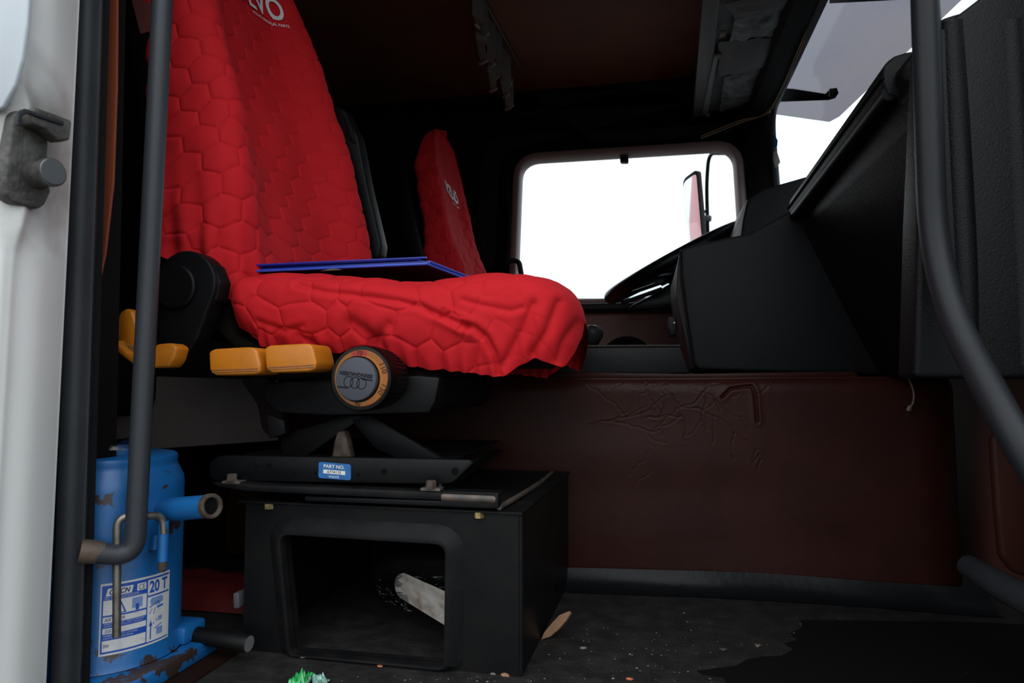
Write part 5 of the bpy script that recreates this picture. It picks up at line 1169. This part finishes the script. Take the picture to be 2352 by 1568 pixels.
# ================================================================== OUTSIDE: visor, mirror, trailer
vis = thing('sun_visor', 'smoked translucent outside sun visor above the windscreen', 'sun visor', (0.60, 1.8, 1.50))
VX = 0.62
def vx(px, py, x=VX): return hit(px, py, plane_x(x))
vq = [vx(1900, -120), vx(2160, -160), vx(2100, 100), vx(1925, 268), vx(1903, 280), vx(1774, 262), vx(1760, 200)]
k_ = (vq[2]-vq[3]).normalized(); e_lo = vq[3]+(vq[2]-vq[3])*((0.80-vq[3].y)/(vq[2].y-vq[3].y)); e_hi = Vector((VX, 0.80, max(e_lo.z, vq[0].z)+0.02))
vq = [vq[0], e_hi, e_lo]+vq[3:]
bm = NB(); prism(bm, vq, (0.004, 0, 0), 0.0); obj('visor_sheet', bm, M['visor'], vis, smooth=None)
bm = NB(); prism(bm, [vx(x, y, VX-0.012) for x, y in [(1770, 202), (1818, 204), (1895, 216), (1906, 204), (1918, 202), (1922, 214), (1914, 226), (1900, 230), (1790, 234), (1765, 232)]], (0.006, 0, 0), 0.001); obj('visor_bracket', bm, M['matt'], vis)
bm = NB(); lathe(bm, [(0, 0.014), (-0.008, 0.014), (-0.010, 0.0)], vx(1912, 212, VX-0.012), (1, 0, 0), 6); obj('bracket_bolt', bm, M['black'], vis)
bm = NB(); prism(bm, [vx(1905, -20), vx(2100, -40), vx(2100, -2), vx(1905, 8)], (0.01, 0, 0)); obj('visor_top_rail', bm, M['black'], vis)
# stickers on the glass
GX = 0.512
bm = NB(); prism(bm, [hit(x, y, plane_x(GX)) for x, y in [(1777, 307), (1786, 322), (1785, 335), (1776, 343), (1770, 322)]], (0.001, 0, 0)); tag(obj('permit_sticker', bm, M['signblue'], smooth=None), 'small blue pentagon sticker in the far corner of the windscreen', 'sticker')
bm = NB(); prism(bm, [hit(x, y, plane_x(GX)) for x, y in [(1774, 350), (1784, 346), (1792, 372), (1788, 378), (1781, 386), (1776, 366)]], (0.001, 0, 0)); tag(obj('paper_tag', bm, M['sticker_wh'], smooth=None), 'pale paper tag on the windscreen below the blue sticker', 'tag')
# door mirror outside the far window
MY = 3.16; mir = thing('door_mirror', 'black framed outside mirror seen through the driver side window', 'mirror', at(1600, 560, MY))
mq = [(1571, 416), (1578, 406), (1592, 396), (1599, 397), (1602, 408), (1616, 548), (1580, 562), (1570, 440)]
mn = Vector((-0.7255, -0.686, -0.05)).normalized(); mpl = (at(1594, 490, MY), mn)
corners = [hit(x, y, mpl) for x, y in ((1567, 412), (1600, 388), (1620, 620), (1585, 620))]
hs = round_poly(corners, [0.03, 0.02, 0.02, 0.02], 5)
bm = NB(); prism(bm, hs, -mn*0.03, 0.004, 2); hs_o = obj('mirror_housing', bm, M['black'], mir)
ctrm = sum(hs, Vector())/len(hs); inner_ = [ctrm+(p-ctrm)*0.92+mn*0.0015 for p in hs]
bm = NB(); poly_face(bm, inner_); obj('mirror_glass', bm, M['mirror'], mir, smooth=None)
bm = NB(); tube(bm, bend_path([at(1700, 352, 2.94), at(1628, 352, MY+0.06), at(1623, 420, MY+0.07), at(1628, 660, MY+0.07), at(1700, 720, 2.94)], 0.06, 10), 0.0085, 12); obj('mirror_arm', bm, M['black'], mir, smooth=60)
bm = NB(); c = at(1625, 502, MY+0.065); box(bm, c-Vector((0.018, 0.014, 0.014)), c+Vector((0.018, 0.014, 0.014)), 0.008, 3); obj('arm_clamp', bm, M['grey'], mir, smooth=50)
bm = NB(); tube(bm, [at(1612, 496, MY+0.06), at(1626, 476, MY+0.065)], 0.004, 8); tube(bm, [at(1612, 504, MY+0.06), at(1622, 520, MY+0.065), at(1622, 545, MY+0.065)], 0.004, 8); obj('arm_brace', bm, M['black'], mir)
# red trailer side behind the cab, caught in the mirror
tb = thing('trailer_body', 'red truck body behind the cab, seen only in the outside mirror', 'truck body', (-4.5, 1.8, -1.22))
bm = NB(); box(bm, (-7.5, 0.55, -0.3), (-2.0, 3.02, 2.3), 0.02); obj('body_box', bm, M['trailer'], tb)
bm = NB(); box(bm, (-7.4, 0.8, -1.22), (-2.2, 2.8, -0.3), 0.02); obj('chassis', bm, M['black'], tb)
